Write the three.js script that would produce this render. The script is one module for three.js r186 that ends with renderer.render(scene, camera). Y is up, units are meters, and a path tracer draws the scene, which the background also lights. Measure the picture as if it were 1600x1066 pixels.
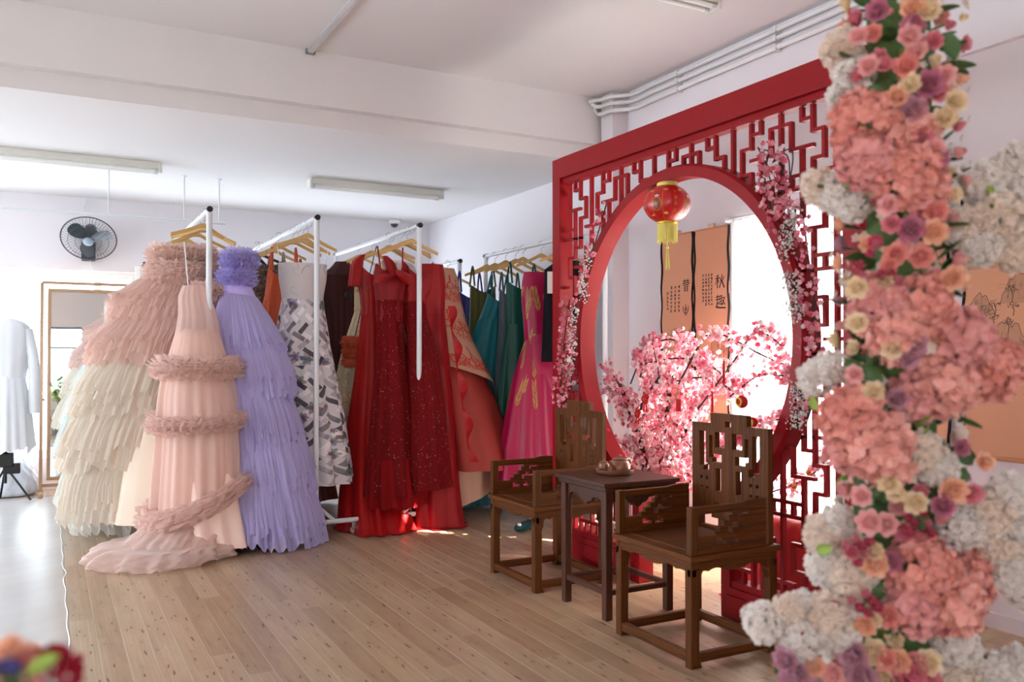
import * as THREE from 'three';
import { mergeGeometries, mergeVertices } from 'three/addons/utils/BufferGeometryUtils.js';
import { RoundedBoxGeometry } from 'three/addons/geometries/RoundedBoxGeometry.js';

// ---------------------------------------------------------------- camera, sky, sun, exposure
const scene = new THREE.Scene();
const FP = 1346, EYE = 1.25, HORIZON = 555;           // focal length and horizon of the 1600 x 1066 frame
const SN = 725 / Math.hypot(725, FP), CS = FP / Math.hypot(725, FP);
const camera = new THREE.PerspectiveCamera(2 * Math.atan(533 / FP) * 180 / Math.PI, 1600 / 1066, 0.05, 200);
camera.position.set(0, EYE, 0);
camera.rotation.order = 'YXZ';
camera.rotation.set(Math.atan((HORIZON - 533) / FP), -Math.atan2(SN, CS), 0);
camera.focus = 5.3;
camera.userData.fStop = 2.3;

scene.background = new THREE.Color(0.80, 0.90, 1.0);
scene.backgroundIntensity = 11;
const sun = new THREE.DirectionalLight(new THREE.Color(1, 0.93, 0.82), 150);
sun.position.set(6.63, 7.3, 7.48).multiplyScalar(2).add(new THREE.Vector3(3, 0, -4));
sun.target.position.set(3, 0, -4);
sun.castShadow = true;
sun.shadow.mapSize.set(2048, 2048);
Object.assign(sun.shadow.camera, { left: -9, right: 9, top: 9, bottom: -9, near: 0.1, far: 50 });
scene.add(sun, sun.target);

const renderer = new THREE.WebGLRenderer({ antialias: true });
renderer.toneMapping = THREE.LinearToneMapping;
renderer.toneMappingExposure = 0.74;
renderer.shadowMap.enabled = true;

// ---------------------------------------------------------------- helpers
const V = (x, y, z) => new THREE.Vector3(x, y, z);
const PI = Math.PI;
function rng(seed) { let a = seed >>> 0; return () => { a = (a + 0x6D2B79F5) | 0; let t = Math.imul(a ^ (a >>> 15), 1 | a); t = (t + Math.imul(t ^ (t >>> 7), 61 | t)) ^ t; return ((t ^ (t >>> 14)) >>> 0) / 4294967296; }; }
// a photo pixel is only a direction; distance from depth, or from a plane of constant X
const atDepth = (px, py, d) => { const r = (px - 800) / FP * d; return V(SN * d + CS * r, EYE - (py - HORIZON) / FP * d, -CS * d + SN * r); };
const atX = (px, py, X) => atDepth(px, py, X / (SN + CS * (px - 800) / FP));

const used = {};
function numbered(n) { if (!(n in used)) { used[n] = 0; return n; } used[n]++; return n + '_' + String(used[n]).padStart(3, '0'); }
function shade(m) { m.castShadow = true; m.receiveShadow = true; return m; }
function part(name, geo, mat, parent) { const m = shade(new THREE.Mesh(geo, mat)); m.name = name; parent.add(m); return m; }
function thing(name, label, category, pos = [0, 0, 0], turn = 0, group) {
  const g = new THREE.Group(); g.name = numbered(name); g.position.set(...pos); g.rotation.y = turn;
  g.userData.label = label; g.userData.category = category; if (group) g.userData.group = group;
  scene.add(g); return g;
}
function single(name, geo, mat, label, category, group) {
  const m = shade(new THREE.Mesh(geo, mat)); m.name = numbered(name); m.userData.label = label; m.userData.category = category; if (group) m.userData.group = group;
  scene.add(m); return m;
}
function struct(name, geo, mat, label, category) {
  const m = geo ? shade(new THREE.Mesh(geo, mat)) : new THREE.Group(); m.name = name; m.userData.kind = 'structure'; m.userData.label = label; m.userData.category = category; scene.add(m); return m;
}
const G = (g, ...ts) => { for (const t of ts) t(g); return g; };
function box(x0, x1, y0, y1, z0, z1) { const g = new THREE.BoxGeometry(Math.abs(x1 - x0), Math.abs(y1 - y0), Math.abs(z1 - z0)); g.translate((x0 + x1) / 2, (y0 + y1) / 2, (z0 + z1) / 2); metricUV(g); return g; }
function rbox(x0, x1, y0, y1, z0, z1, r = 0.004) { const g = new RoundedBoxGeometry(Math.abs(x1 - x0), Math.abs(y1 - y0), Math.abs(z1 - z0), 2, r); g.translate((x0 + x1) / 2, (y0 + y1) / 2, (z0 + z1) / 2); metricUV(g); return g; }
function metricUV(g) { // uv in metres by the dominant axis
  const p = g.attributes.position, n = g.attributes.normal, uv = new Float32Array(p.count * 2);
  for (let i = 0; i < p.count; i++) {
    const ax = Math.abs(n.getX(i)), ay = Math.abs(n.getY(i)), az = Math.abs(n.getZ(i));
    if (ax >= ay && ax >= az) { uv[2 * i] = p.getZ(i); uv[2 * i + 1] = p.getY(i); }
    else if (ay >= az) { uv[2 * i] = p.getX(i); uv[2 * i + 1] = p.getZ(i); }
    else { uv[2 * i] = p.getX(i); uv[2 * i + 1] = p.getY(i); }
  }
  g.setAttribute('uv', new THREE.BufferAttribute(uv, 2)); return g;
}
function rod(a, b, r, r2 = r, n = 10) {
  const d = new THREE.Vector3().subVectors(b, a), g = new THREE.CylinderGeometry(r2, r, d.length(), n);
  g.applyQuaternion(new THREE.Quaternion().setFromUnitVectors(V(0, 1, 0), d.clone().normalize())); g.translate((a.x + b.x) / 2, (a.y + b.y) / 2, (a.z + b.z) / 2); return g;
}
function tube(pts, r, seg = 40, n = 8, closed = false) { return new THREE.TubeGeometry(new THREE.CatmullRomCurve3(pts, closed), seg, r, n, closed); }
const lathe = (pts, n = 40) => new THREE.LatheGeometry(pts.map(p => new THREE.Vector2(p[0], p[1])), n);
const merge = gs => mergeGeometries(gs.map(g => { const h = g.index ? g.toNonIndexed() : g; for (const k of Object.keys(h.attributes)) if (!['position', 'normal', 'uv'].includes(k)) h.deleteAttribute(k); return h; }));
function canvas(w, h, draw) { const c = document.createElement('canvas'); c.width = w; c.height = h; const x = c.getContext('2d'); draw(x, w, h); return c; }
function tex(w, h, draw, srgb = true, rep) { const t = new THREE.CanvasTexture(canvas(w, h, draw)); t.wrapS = t.wrapT = THREE.RepeatWrapping; if (srgb) t.colorSpace = THREE.SRGBColorSpace; if (rep) t.repeat.set(rep[0], rep[1]); return t; }
const std = (o) => new THREE.MeshStandardMaterial({ side: THREE.DoubleSide, ...o });
const phy = (o) => new THREE.MeshPhysicalMaterial({ side: THREE.DoubleSide, ...o });
const gray = (v, a = 1) => `rgba(${v | 0},${v | 0},${v | 0},${a})`;

// ---------------------------------------------------------------- surface materials
const plasterBump = tex(512, 512, (x, w, h) => {
  const R = rng(11); x.fillStyle = gray(128); x.fillRect(0, 0, w, h);
  for (let i = 0; i < 5200; i++) { x.fillStyle = gray(90 + R() * 80, 0.22); const s = 1 + R() * 7; x.beginPath(); x.ellipse(R() * w, R() * h, s * (1 + R() * 2), s, R() * 3, 0, 7); x.fill(); }
}, false, [0.8, 0.8]);
const M = {
  wall: std({ color: '#e4e0e4', roughness: 0.86, bumpMap: plasterBump, bumpScale: 0.0012 }),
  ceil: std({ color: '#e2dfdf', roughness: 0.9, bumpMap: plasterBump, bumpScale: 0.001 }),
  white: std({ color: '#e6e6e6', roughness: 0.45 }),
  whiteMetal: std({ color: '#dfe2e6', roughness: 0.32, metalness: 0.05 }),
  fixture: std({ color: '#dad9d0', roughness: 0.5 }),
  tube: std({ color: '#f2f2f0', roughness: 0.25 }),
  chrome: std({ color: '#c8ccd0', roughness: 0.22, metalness: 1 }),
  black: std({ color: '#121214', roughness: 0.45 }),
  darkGrey: std({ color: '#3b3f46', roughness: 0.4 }),
  glass: phy({ color: '#ffffff', transmission: 1, roughness: 0, thickness: 0, ior: 1.45 }),
  smoke: phy({ color: '#5d666f', transmission: 0.6, roughness: 0.15, thickness: 0 }),
  red: phy({ color: '#930813', roughness: 0.5, clearcoat: 0.12, clearcoatRoughness: 0.25, specularIntensity: 0.4 }),
  mirror: std({ color: '#e9eef0', roughness: 0.015, metalness: 1 }),
  hanger: phy({ color: '#cfa765', roughness: 0.42, clearcoat: 0.3 }),
  gold: std({ color: '#d9b23c', roughness: 0.35, metalness: 0.6 }),
  yellow: std({ color: '#e9dd78', roughness: 0.7 }),
  aluminium: std({ color: '#cfd3d6', roughness: 0.35, metalness: 0.5 }),
};
// furniture wood (grain along v)
const grain = (base, dark, seed) => tex(512, 1024, (x, w, h) => {
  const R = rng(seed); x.fillStyle = base; x.fillRect(0, 0, w, h);
  for (let i = 0; i < 420; i++) { const X = R() * w, k = 8 + R() * 26, ph = R() * 6; x.strokeStyle = R() < 0.6 ? dark : 'rgba(190,140,90,0.10)'; x.globalAlpha = 0.12 + R() * 0.3; x.lineWidth = 0.6 + R() * 3; x.beginPath(); for (let y = -10; y <= h + 10; y += 24) x.lineTo(X + Math.sin(y / h * 2 * PI + ph) * k * 0.5 + Math.sin(y / h * 4 * PI + ph * 2) * k * 0.25, y); x.stroke(); }
  x.globalAlpha = 1;
}, true, [2.2, 1.2]);
const gw = grain('#7a4a1c', '#38200e', 5), gw2 = grain('#5a3320', '#241109', 6);
M.wood = phy({ map: gw, color: '#dcc8a8', roughness: 0.58, clearcoat: 0.04, clearcoatRoughness: 0.35, specularIntensity: 0.4 });
M.woodH = phy({ map: (() => { const t = gw.clone(); t.rotation = PI / 2; return t; })(), color: '#dcc8a8', roughness: 0.58, clearcoat: 0.04, clearcoatRoughness: 0.35, specularIntensity: 0.4 });
M.tableWood = phy({ map: gw2, color: '#e2cbb0', roughness: 0.45, clearcoat: 0.1, clearcoatRoughness: 0.3, specularIntensity: 0.7 });
M.mirrorWood = std({ color: '#b08a68', roughness: 0.5 });

// floor planks: six printed boards with grain and knots
function plankTex(seed, base) {
  return tex(256, 1024, (x, w, h) => {
    const R = rng(seed); x.fillStyle = base; x.fillRect(0, 0, w, h);
    for (let i = 0; i < 40; i++) { x.fillStyle = R() < 0.5 ? 'rgba(120,84,56,0.05)' : 'rgba(224,200,166,0.07)'; x.beginPath(); x.ellipse(R() * w, R() * h, 30 + R() * 60, 80 + R() * 220, 0, 0, 7); x.fill(); }
    for (let i = 0; i < 170; i++) { const X = R() * w, ph = R() * 6, k = 4 + R() * 12; x.strokeStyle = R() < 0.6 ? 'rgba(96,64,42,1)' : 'rgba(226,204,172,1)'; x.globalAlpha = 0.05 + R() * 0.13; x.lineWidth = 0.5 + R() * 2.2; x.beginPath(); for (let y = 0; y <= h; y += 32) x.lineTo(X + Math.sin(y / 210 + ph) * k, y); x.stroke(); }
    x.globalAlpha = 1;
    x.fillStyle = 'rgba(236,220,196,0.3)'; x.fillRect(0, 0, 4, h); x.fillRect(w - 4, 0, 4, h);
    const n = 5 + (R() * 5 | 0);
    for (let i = 0; i < n; i++) {
      const X = 30 + R() * (w - 60), Y = R() * h, s = 6 + R() * 11;
      for (let k = 5; k >= 1; k--) { x.strokeStyle = `rgba(92,58,38,${0.10})`; x.lineWidth = 3; x.beginPath(); x.ellipse(X, Y, s * (0.7 + k * 0.55), s * (1 + k * 1.3), 0.1, 0, 7); x.stroke(); }
      x.fillStyle = 'rgba(58,34,24,0.75)'; x.beginPath(); x.ellipse(X, Y, s * 0.6, s * (0.9 + R()), R() - 0.5, 0, 7); x.fill();
    }
    for (let i = 0; i < 6; i++) { x.fillStyle = 'rgba(66,42,30,0.5)'; x.beginPath(); x.ellipse(R() * w, R() * h, 1.5 + R() * 2, 3 + R() * 9, R() - 0.5, 0, 7); x.fill(); }
  });
}
const plankMats = ['#c3ae92', '#baa488', '#cdbaa0', '#b39b7d', '#c6b297', '#b09a80'].map((c, i) => phy({ map: plankTex(60 + i, c), color: '#f2ede6', roughness: 0.36, clearcoat: 0.25, clearcoatRoughness: 0.25 }));

// ---------------------------------------------------------------- room shell
const XW = 3.83, XL = -3.6, ZB = -9.1, ZF = 3.4, HF = 3.21, HB = 2.745, ZS = -5.46;
const floor = struct('floor', null, null, 'pale knotty wood plank floor', 'floor');
part('subfloor', box(XL - 0.2, XW + 0.2, -0.2, -0.012, ZB - 0.2, ZF + 0.2), std({ color: '#6e5a48', roughness: 0.9 }), floor);
{
  const R = rng(3), W = 0.1, L = 1.2, rest = [];
  const mk = (len) => { const g = new RoundedBoxGeometry(W - 0.0006, 0.014, len - 0.0006, 1, 0.0012); g.translate(0, -0.007, 0);
    const p = g.attributes.position, uv = g.attributes.uv; for (let i = 0; i < p.count; i++) uv.setXY(i, p.getX(i) / W + 0.5, p.getZ(i) / L + 0.5); return g; };
  const gFull = mk(L);
  for (let k = 0; XL + k * W < XW; k++) {
    const xc = XL + (k + 0.5) * W; let z = ZF - R() * L;
    // start row
    const rows = []; let zz = ZF; let first = 0.3 + R() * 0.9;
    while (zz > ZB) { const len = Math.min(first || L, zz - ZB); rows.push([zz - len / 2, len]); zz -= len; first = 0; }
    for (const [zc, len] of rows) {
      const i = (R() * 6) | 0;
      const d = SN * xc - CS * zc, r = CS * xc + SN * zc, px = d > 1.5 ? 800 + FP * r / d : -9999, py = d > 1.5 ? HORIZON + FP * EYE / d : 9999;
      const seen = px > -90 && px < 1560 && py < 1180 && (xc < 3.1 || zc > -5.2) && !(px > 1240 && py > 960);
      if (seen) { const m = part('floor_plank', Math.abs(len - L) < 1e-6 ? gFull : mk(len), plankMats[i], floor); m.position.set(xc, 0, zc); }
      else { const g = mk(len); g.translate(xc, 0, zc); (rest[i] = rest[i] || []).push(g); }
    }
  }
  rest.forEach((gs, i) => { if (gs) { const m = part('floor_planks_beyond', merge(gs), plankMats[i], floor); m.userData.kind = 'stuff'; } });
}
// seam of the laid floor at the left: a clear glossy film on the boards beyond it
{
  const t = thing('floor_film', 'thin clear plastic film taped over the boards in front of the mirror', 'floor film', [0, 0, 0]);
  const g = new THREE.PlaneGeometry(2.6, 7.2, 130, 90); g.rotateX(-PI / 2); const p = g.attributes.position, R = rng(9);
  for (let i = 0; i < p.count; i++) { const x = p.getX(i), z = p.getZ(i); p.setY(i, 0.0022 + 0.0010 * Math.sin(z * 9 + Math.sin(x * 5) * 2) + 0.0007 * Math.sin(z * 31 + x * 17)); }
  g.translate(0.085 - 1.3, 0, -5.1); g.computeVertexNormals();
  part('film', g, phy({ color: '#f4f8fa', transmission: 0.82, roughness: 0.28, thickness: 0, ior: 1.33 }), t);
  const e = []; for (let i = 0; i <= 60; i++) { const z = -1.5 - i * 0.12; e.push(V(0.09 + 0.004 * Math.sin(i * 1.7) + (i === 34 ? 0.01 : 0), 0.003, z)); }
  part('tape_edge', G(tube(e, 0.0032, 160, 6), g => g.scale(1, 0.6, 1)), phy({ color: '#dfe3e4', roughness: 0.2, clearcoat: 0.6 }), t);
}
// right wall with the tall window
const WR = { z0: -4.11, z1: -2.955, y0: 0.12, y1: 2.07 };
struct('wall_right', merge([
  box(XW, XW + 0.22, 0, HF + 0.2, ZB - 0.2, WR.z0), box(XW, XW + 0.22, 0, HF + 0.2, WR.z1, ZF + 0.2),
  box(XW, XW + 0.22, 0, WR.y0, WR.z0, WR.z1), box(XW, XW + 0.22, WR.y1, HF + 0.2, WR.z0, WR.z1)]), M.wall, 'lilac white plaster wall with a tall window', 'wall');
struct('trim_1', box(XW - 0.035, XW, 2.67, HF, -5.2, ZF), M.wall, 'shallow plaster beam along the top of the right wall', 'beam');
struct('trim_2', box(XW - 0.14, XW, 0, HF, -5.42, -5.27), M.wall, 'narrow plaster pilaster on the right wall', 'pilaster');
struct('baseboard_right', box(XW - 0.014, XW, 0, 0.07, WR.z1, ZF), M.wall, 'low painted skirting of the right wall', 'skirting');
// back wall with the wide window
const WB = { x0: -3.3, x1: 1.35, y0: 0.30, y1: 2.05 };
const WC = { x0: 1.6, x1: 3.55, y0: 0.9, y1: 2.05 };
struct('wall_back', merge([
  box(XL - 0.2, WB.x0, 0, HB + 0.2, ZB - 0.22, ZB), box(WB.x1, WC.x0, 0, HB + 0.2, ZB - 0.22, ZB), box(WC.x1, XW, 0, HB + 0.2, ZB - 0.22, ZB), box(WC.x0, WC.x1, 0, WC.y0, ZB - 0.22, ZB), box(WC.x0, WC.x1, WC.y1, HB + 0.2, ZB - 0.22, ZB),
  box(WB.x0, WB.x1, 0, WB.y0, ZB - 0.22, ZB), box(WB.x0, WB.x1, WB.y1, HB + 0.2, ZB - 0.22, ZB)]), M.wall, 'pale wall behind the clothes racks with a wide window', 'wall');
// left wall, with a window over the back bay
const WL = { z0: -8.8, z1: -3.2, y0: 0.4, y1: 2.25 };
struct('wall_left', merge([
  box(XL - 0.22, XL, 0, HF + 0.2, ZB, WL.z0), box(XL - 0.22, XL, 0, HF + 0.2, WL.z1, ZF + 0.2),
  box(XL - 0.22, XL, 0, WL.y0, WL.z0, WL.z1), box(XL - 0.22, XL, WL.y1, HF + 0.2, WL.z0, WL.z1)]), M.wall, 'pale plaster wall on the window side', 'wall');
// front wall behind the camera (seen in the mirror)
const WF = { x0: -2.9, x1: 0.7, y0: 0.9, y1: 2.3 };
struct('wall_front', merge([
  box(XL, WF.x0, 0, HF + 0.2, ZF, ZF + 0.22), box(WF.x1, XW, 0, HF + 0.2, ZF, ZF + 0.22),
  box(WF.x0, WF.x1, 0, WF.y0, ZF, ZF + 0.22), box(WF.x0, WF.x1, WF.y1, HF + 0.2, ZF, ZF + 0.22)]), M.wall, 'pale wall with a row of barred windows facing the mirror', 'wall');
struct('ceiling', box(XL, XW, HF, HF + 0.2, ZS, ZF), M.ceil, 'painted ceiling over the front of the room', 'ceiling');
struct('ceiling_back', box(XL, XW, HB, HB + 0.2, ZB, ZS - 0.1), M.ceil, 'lower painted ceiling over the clothes racks', 'ceiling');
struct('trim_4', box(XL, XW, 2.86, HF + 0.2, ZS - 0.4, ZS), M.ceil, 'broad face of the ceiling step', 'beam');
struct('trim_3', box(XL, XW, HB - 0.001, 2.86, ZS - 0.4, ZS - 0.085), M.ceil, 'lower lip of the ceiling step', 'beam');

function windowSet(name, label, w, h, cols, rails, mat, place, bar = 0.045, depth = 0.06) { // local: x 0..w, y 0..h
  const g = struct(name, null, null, label, 'window'); place(g);
  part('window_frame', merge([box(0, bar, 0, h, 0, depth), box(w - bar, w, 0, h, 0, depth), box(bar, w - bar, 0, bar, 0, depth), box(bar, w - bar, h - bar, h, 0, depth)]), mat, g);
  for (let i = 1; i < cols; i++) part('mullion', box(w * i / cols - bar / 2, w * i / cols + bar / 2, bar, h - bar, 0.005, depth - 0.005), mat, g);
  for (const r of rails) part('transom', box(bar, w - bar, r - bar / 2, r + bar / 2, 0.008, depth - 0.008), mat, g);
  const ys = [bar, ...rails.flatMap(r => [r - bar / 2, r + bar / 2]), h - bar];
  for (let i = 0; i < cols; i++) for (let k = 0; k < ys.length; k += 2) {
    const a = w * i / cols + bar / 2, b = w * (i + 1) / cols - bar / 2, p = new THREE.PlaneGeometry(b - a, ys[k + 1] - ys[k]); p.translate((a + b) / 2, (ys[k] + ys[k + 1]) / 2, depth / 2); part('pane', p, M.glass, g);
  }
  return g;
}
windowSet('window_1', 'tall bright window behind the red moon gate', WR.z1 - WR.z0, WR.y1 - WR.y0, 1, [1.72], M.aluminium, g => { g.position.set(XW + 0.12, WR.y0, WR.z0); g.rotation.y = -PI / 2; });
windowSet('window_2', 'wide bright window behind the standing mirror', WB.x1 - WB.x0, WB.y1 - WB.y0, 5, [], M.white, g => g.position.set(WB.x0, WB.y0, ZB - 0.16), 0.06);
windowSet('window_5', 'bright window in the back wall behind the gown racks', WC.x1 - WC.x0, WC.y1 - WC.y0, 2, [], M.white, g => g.position.set(WC.x0, WC.y0, ZB - 0.16), 0.06);
windowSet('window_3', 'row of dark barred windows behind the viewer, seen in the mirror', WF.x1 - WF.x0, WF.y1 - WF.y0, 5, [0.95], M.darkGrey, g => g.position.set(WF.x0, WF.y0, ZF + 0.08), 0.05);
windowSet('window_4', 'long row of windows in the left wall', WL.z1 - WL.z0, WL.y1 - WL.y0, 5, [], M.white, g => { g.position.set(XL - 0.1, WL.y0, WL.z1); g.rotation.y = PI / 2; }, 0.06);

// ---------------------------------------------------------------- fittings on ceiling and walls
function fluorescent(x, y, z, turn, label) {
  const t = thing('fluorescent_light', label, 'ceiling light', [x, y, z], turn);
  part('housing', rbox(-0.6, 0.6, -0.05, 0, -0.055, 0.055, 0.006), M.fixture, t);
  for (const s of [-1, 1]) part('end_cap', rbox(s * 0.6 - 0.012, s * 0.6 + 0.012, -0.085, -0.012, -0.06, 0.06, 0.004), M.fixture, t);
  for (const s of [-0.032, 0.032]) { const tb = part('lamp_tube', rod(V(-0.58, -0.068, s), V(0.58, -0.068, s), 0.013, 0.013, 14), M.tube, t); for (const q of [-1, 1]) part('tube_collar', rod(V(q * 0.588, -0.068, s), V(q * 0.56, -0.068, s), 0.0142, 0.0142, 14), M.aluminium, tb); }
  return t;
}
fluorescent(0.157, HB, -7.2, 0, 'twin tube ceiling light above the wall fan and mirror');
fluorescent(2.535, HB, -7.2, 0, 'twin tube ceiling light above the red gown rack');
fluorescent(2.59, HF, -3.6, 0, 'twin tube ceiling light over the moon gate');
{
  const t = thing('cable_trunking', 'grey cable trunking running across the front ceiling', 'trunking', [1.465, HF, -5.46]);
  part('duct', rbox(-0.022, 0.022, -0.022, 0, 0, 5.2, 0.004), std({ color: '#b9b6b8', roughness: 0.5 }), t);
  part('lid', rbox(-0.016, 0.016, -0.028, -0.022, 0, 5.2, 0.002), std({ color: '#c9c6c8', roughness: 0.5 }), t);
  part('end_clip', rbox(-0.03, 0.03, -0.032, 0, 0, 0.03, 0.003), std({ color: '#8a888a', roughness: 0.5 }), t);
}
// conduits along the right wall with their bend round the pilaster
[[3.165, 0.0], [3.115, 0.012], [3.06, 0.03]].forEach(([y, o], i) => {
  const x = XW - 0.07, pts = [V(XW - 0.24 + i * 0.03, HF - 0.045 - i * 0.012, -5.44), V(XW - 0.20, y + 0.01, -5.40), V(XW - 0.18, y, -5.34), V(XW - 0.18, y, -5.26), V(x + 0.005, y, -5.12)];
  for (let z = -4.9; z < 3.2; z += 0.5) pts.push(V(x, y, z));
  const t = thing('wall_conduit', ['white cable conduit above the moon gate, topmost of three', 'white cable conduit above the moon gate, middle of three', 'white cable conduit above the moon gate, lowest of three'][i], 'conduit');
  part('pipe', tube(pts, 0.015, 160, 8), M.white, t);
  for (const z of [-4.6, -3.7, -2.8]) part('clip', rbox(x - 0.02, XW - 0.03, y - 0.02, y + 0.02, z - 0.012, z + 0.012, 0.003), M.white, t);
});
{ // hanging rail under the back ceiling
  const t = thing('ceiling_rail', 'thin white hanging rail on rods in front of the wall fan', 'rail', [0, 0, -7.6]);
  part('rail_bar', rod(V(-3.4, 2.37, 0), V(1.32, 2.37, 0), 0.013), M.whiteMetal, t);
  for (const x of [-2.6, -1.1, 0.42, 0.99, 1.27]) { const r = part('rail_rod', rod(V(x, 2.37, 0), V(x, HB, 0), 0.006), M.whiteMetal, t); part('rod_flange', rod(V(x, HB - 0.008, 0), V(x, HB, 0), 0.022), M.whiteMetal, r); }
}
{ // dome camera in the back corner
  const p = atX(625, 350, 3.45); const t = thing('security_camera', 'small white dome security camera in the far corner', 'camera', [3.35, HB, -8.95]);
  part('mount', lathe([[0.001, -0.05], [0.05, -0.05], [0.062, -0.03], [0.062, 0], [0.001, 0]], 24), M.white, t);
  part('dome', G(new THREE.SphereGeometry(0.043, 20, 12), g => g.translate(0, -0.05, 0)), phy({ color: '#1b1d20', roughness: 0.08, clearcoat: 1 }), t);
}
{ // wall fan
  const t = thing('wall_fan', 'dark wall mounted fan with round wire guard above the mirror', 'fan', [0.33, 2.30, ZB]);
  part('wall_bracket', merge([rbox(-0.06, 0.06, -0.16, 0.02, 0, 0.05, 0.01), rbox(-0.03, 0.03, -0.08, -0.02, 0.04, 0.16, 0.01)]), M.darkGrey, t);
  const h = new THREE.Group(); h.name = 'fan_head'; h.position.set(0, 0.06, 0.22); h.rotation.set(0.72, -0.12, 0); t.add(h);
  part('motor_housing', G(lathe([[0.001, -0.13], [0.05, -0.12], [0.065, -0.05], [0.06, 0.0], [0.001, 0.0]], 24), g => g.rotateX(PI / 2)), M.darkGrey, h);
  const wires = [];
  for (let i = 0; i < 48; i++) { const a = i / 48 * 2 * PI, c = Math.cos(a), s = Math.sin(a); for (const f of [1, -1]) wires.push(tube([V(c * 0.05, s * 0.05, 0.055 + f * 0.05), V(c * 0.15, s * 0.15, 0.055 + f * 0.048), V(c * 0.225, s * 0.225, 0.055 + f * 0.02), V(c * 0.232, s * 0.232, 0.055)], 0.0014, 6, 4)); }
  for (const [r, z] of [[0.235, 0.055], [0.17, 0.1], [0.11, 0.105]]) wires.push(G(new THREE.TorusGeometry(r, r > 0.2 ? 0.006 : 0.002, 6, 48), g => g.translate(0, 0, z)));
  part('guard', merge(wires), M.darkGrey, h);
  for (let k = 0; k < 3; k++) {
    const sh = new THREE.Shape(); sh.moveTo(0.03, -0.02); sh.bezierCurveTo(0.1, -0.1, 0.2, -0.09, 0.2, 0.0); sh.bezierCurveTo(0.2, 0.07, 0.1, 0.07, 0.03, 0.02);
    const g = new THREE.ExtrudeGeometry(sh, { depth: 0.003, bevelEnabled: false, curveSegments: 10 }); g.rotateX(0.35); g.rotateZ(k * 2 * PI / 3 + 0.5); g.translate(0, 0, 0.055); part('fan_blade', g, M.smoke, h);
  }
  part('hub_badge', G(lathe([[0.001, 0.118], [0.03, 0.117], [0.045, 0.108], [0.045, 0.1], [0.001, 0.1]], 24), g => g.rotateX(PI / 2)), std({ color: '#8fa0ad', roughness: 0.3 }), h);
  part('power_cord', tube([V(0.01, -0.14, 0.04), V(0.04, -0.3, 0.03), V(-0.02, -0.42, 0.02), V(0.0, -0.6, 0.02)], 0.005, 30, 6), M.white, t);
  part('pull_cord', tube([V(-0.03, 0.05, 0.1), V(0.0, 0.2, 0.03), V(-0.05, 0.34, 0.02), V(-0.02, 0.42, 0.015)], 0.004, 30, 6), M.white, t);
}
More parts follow.
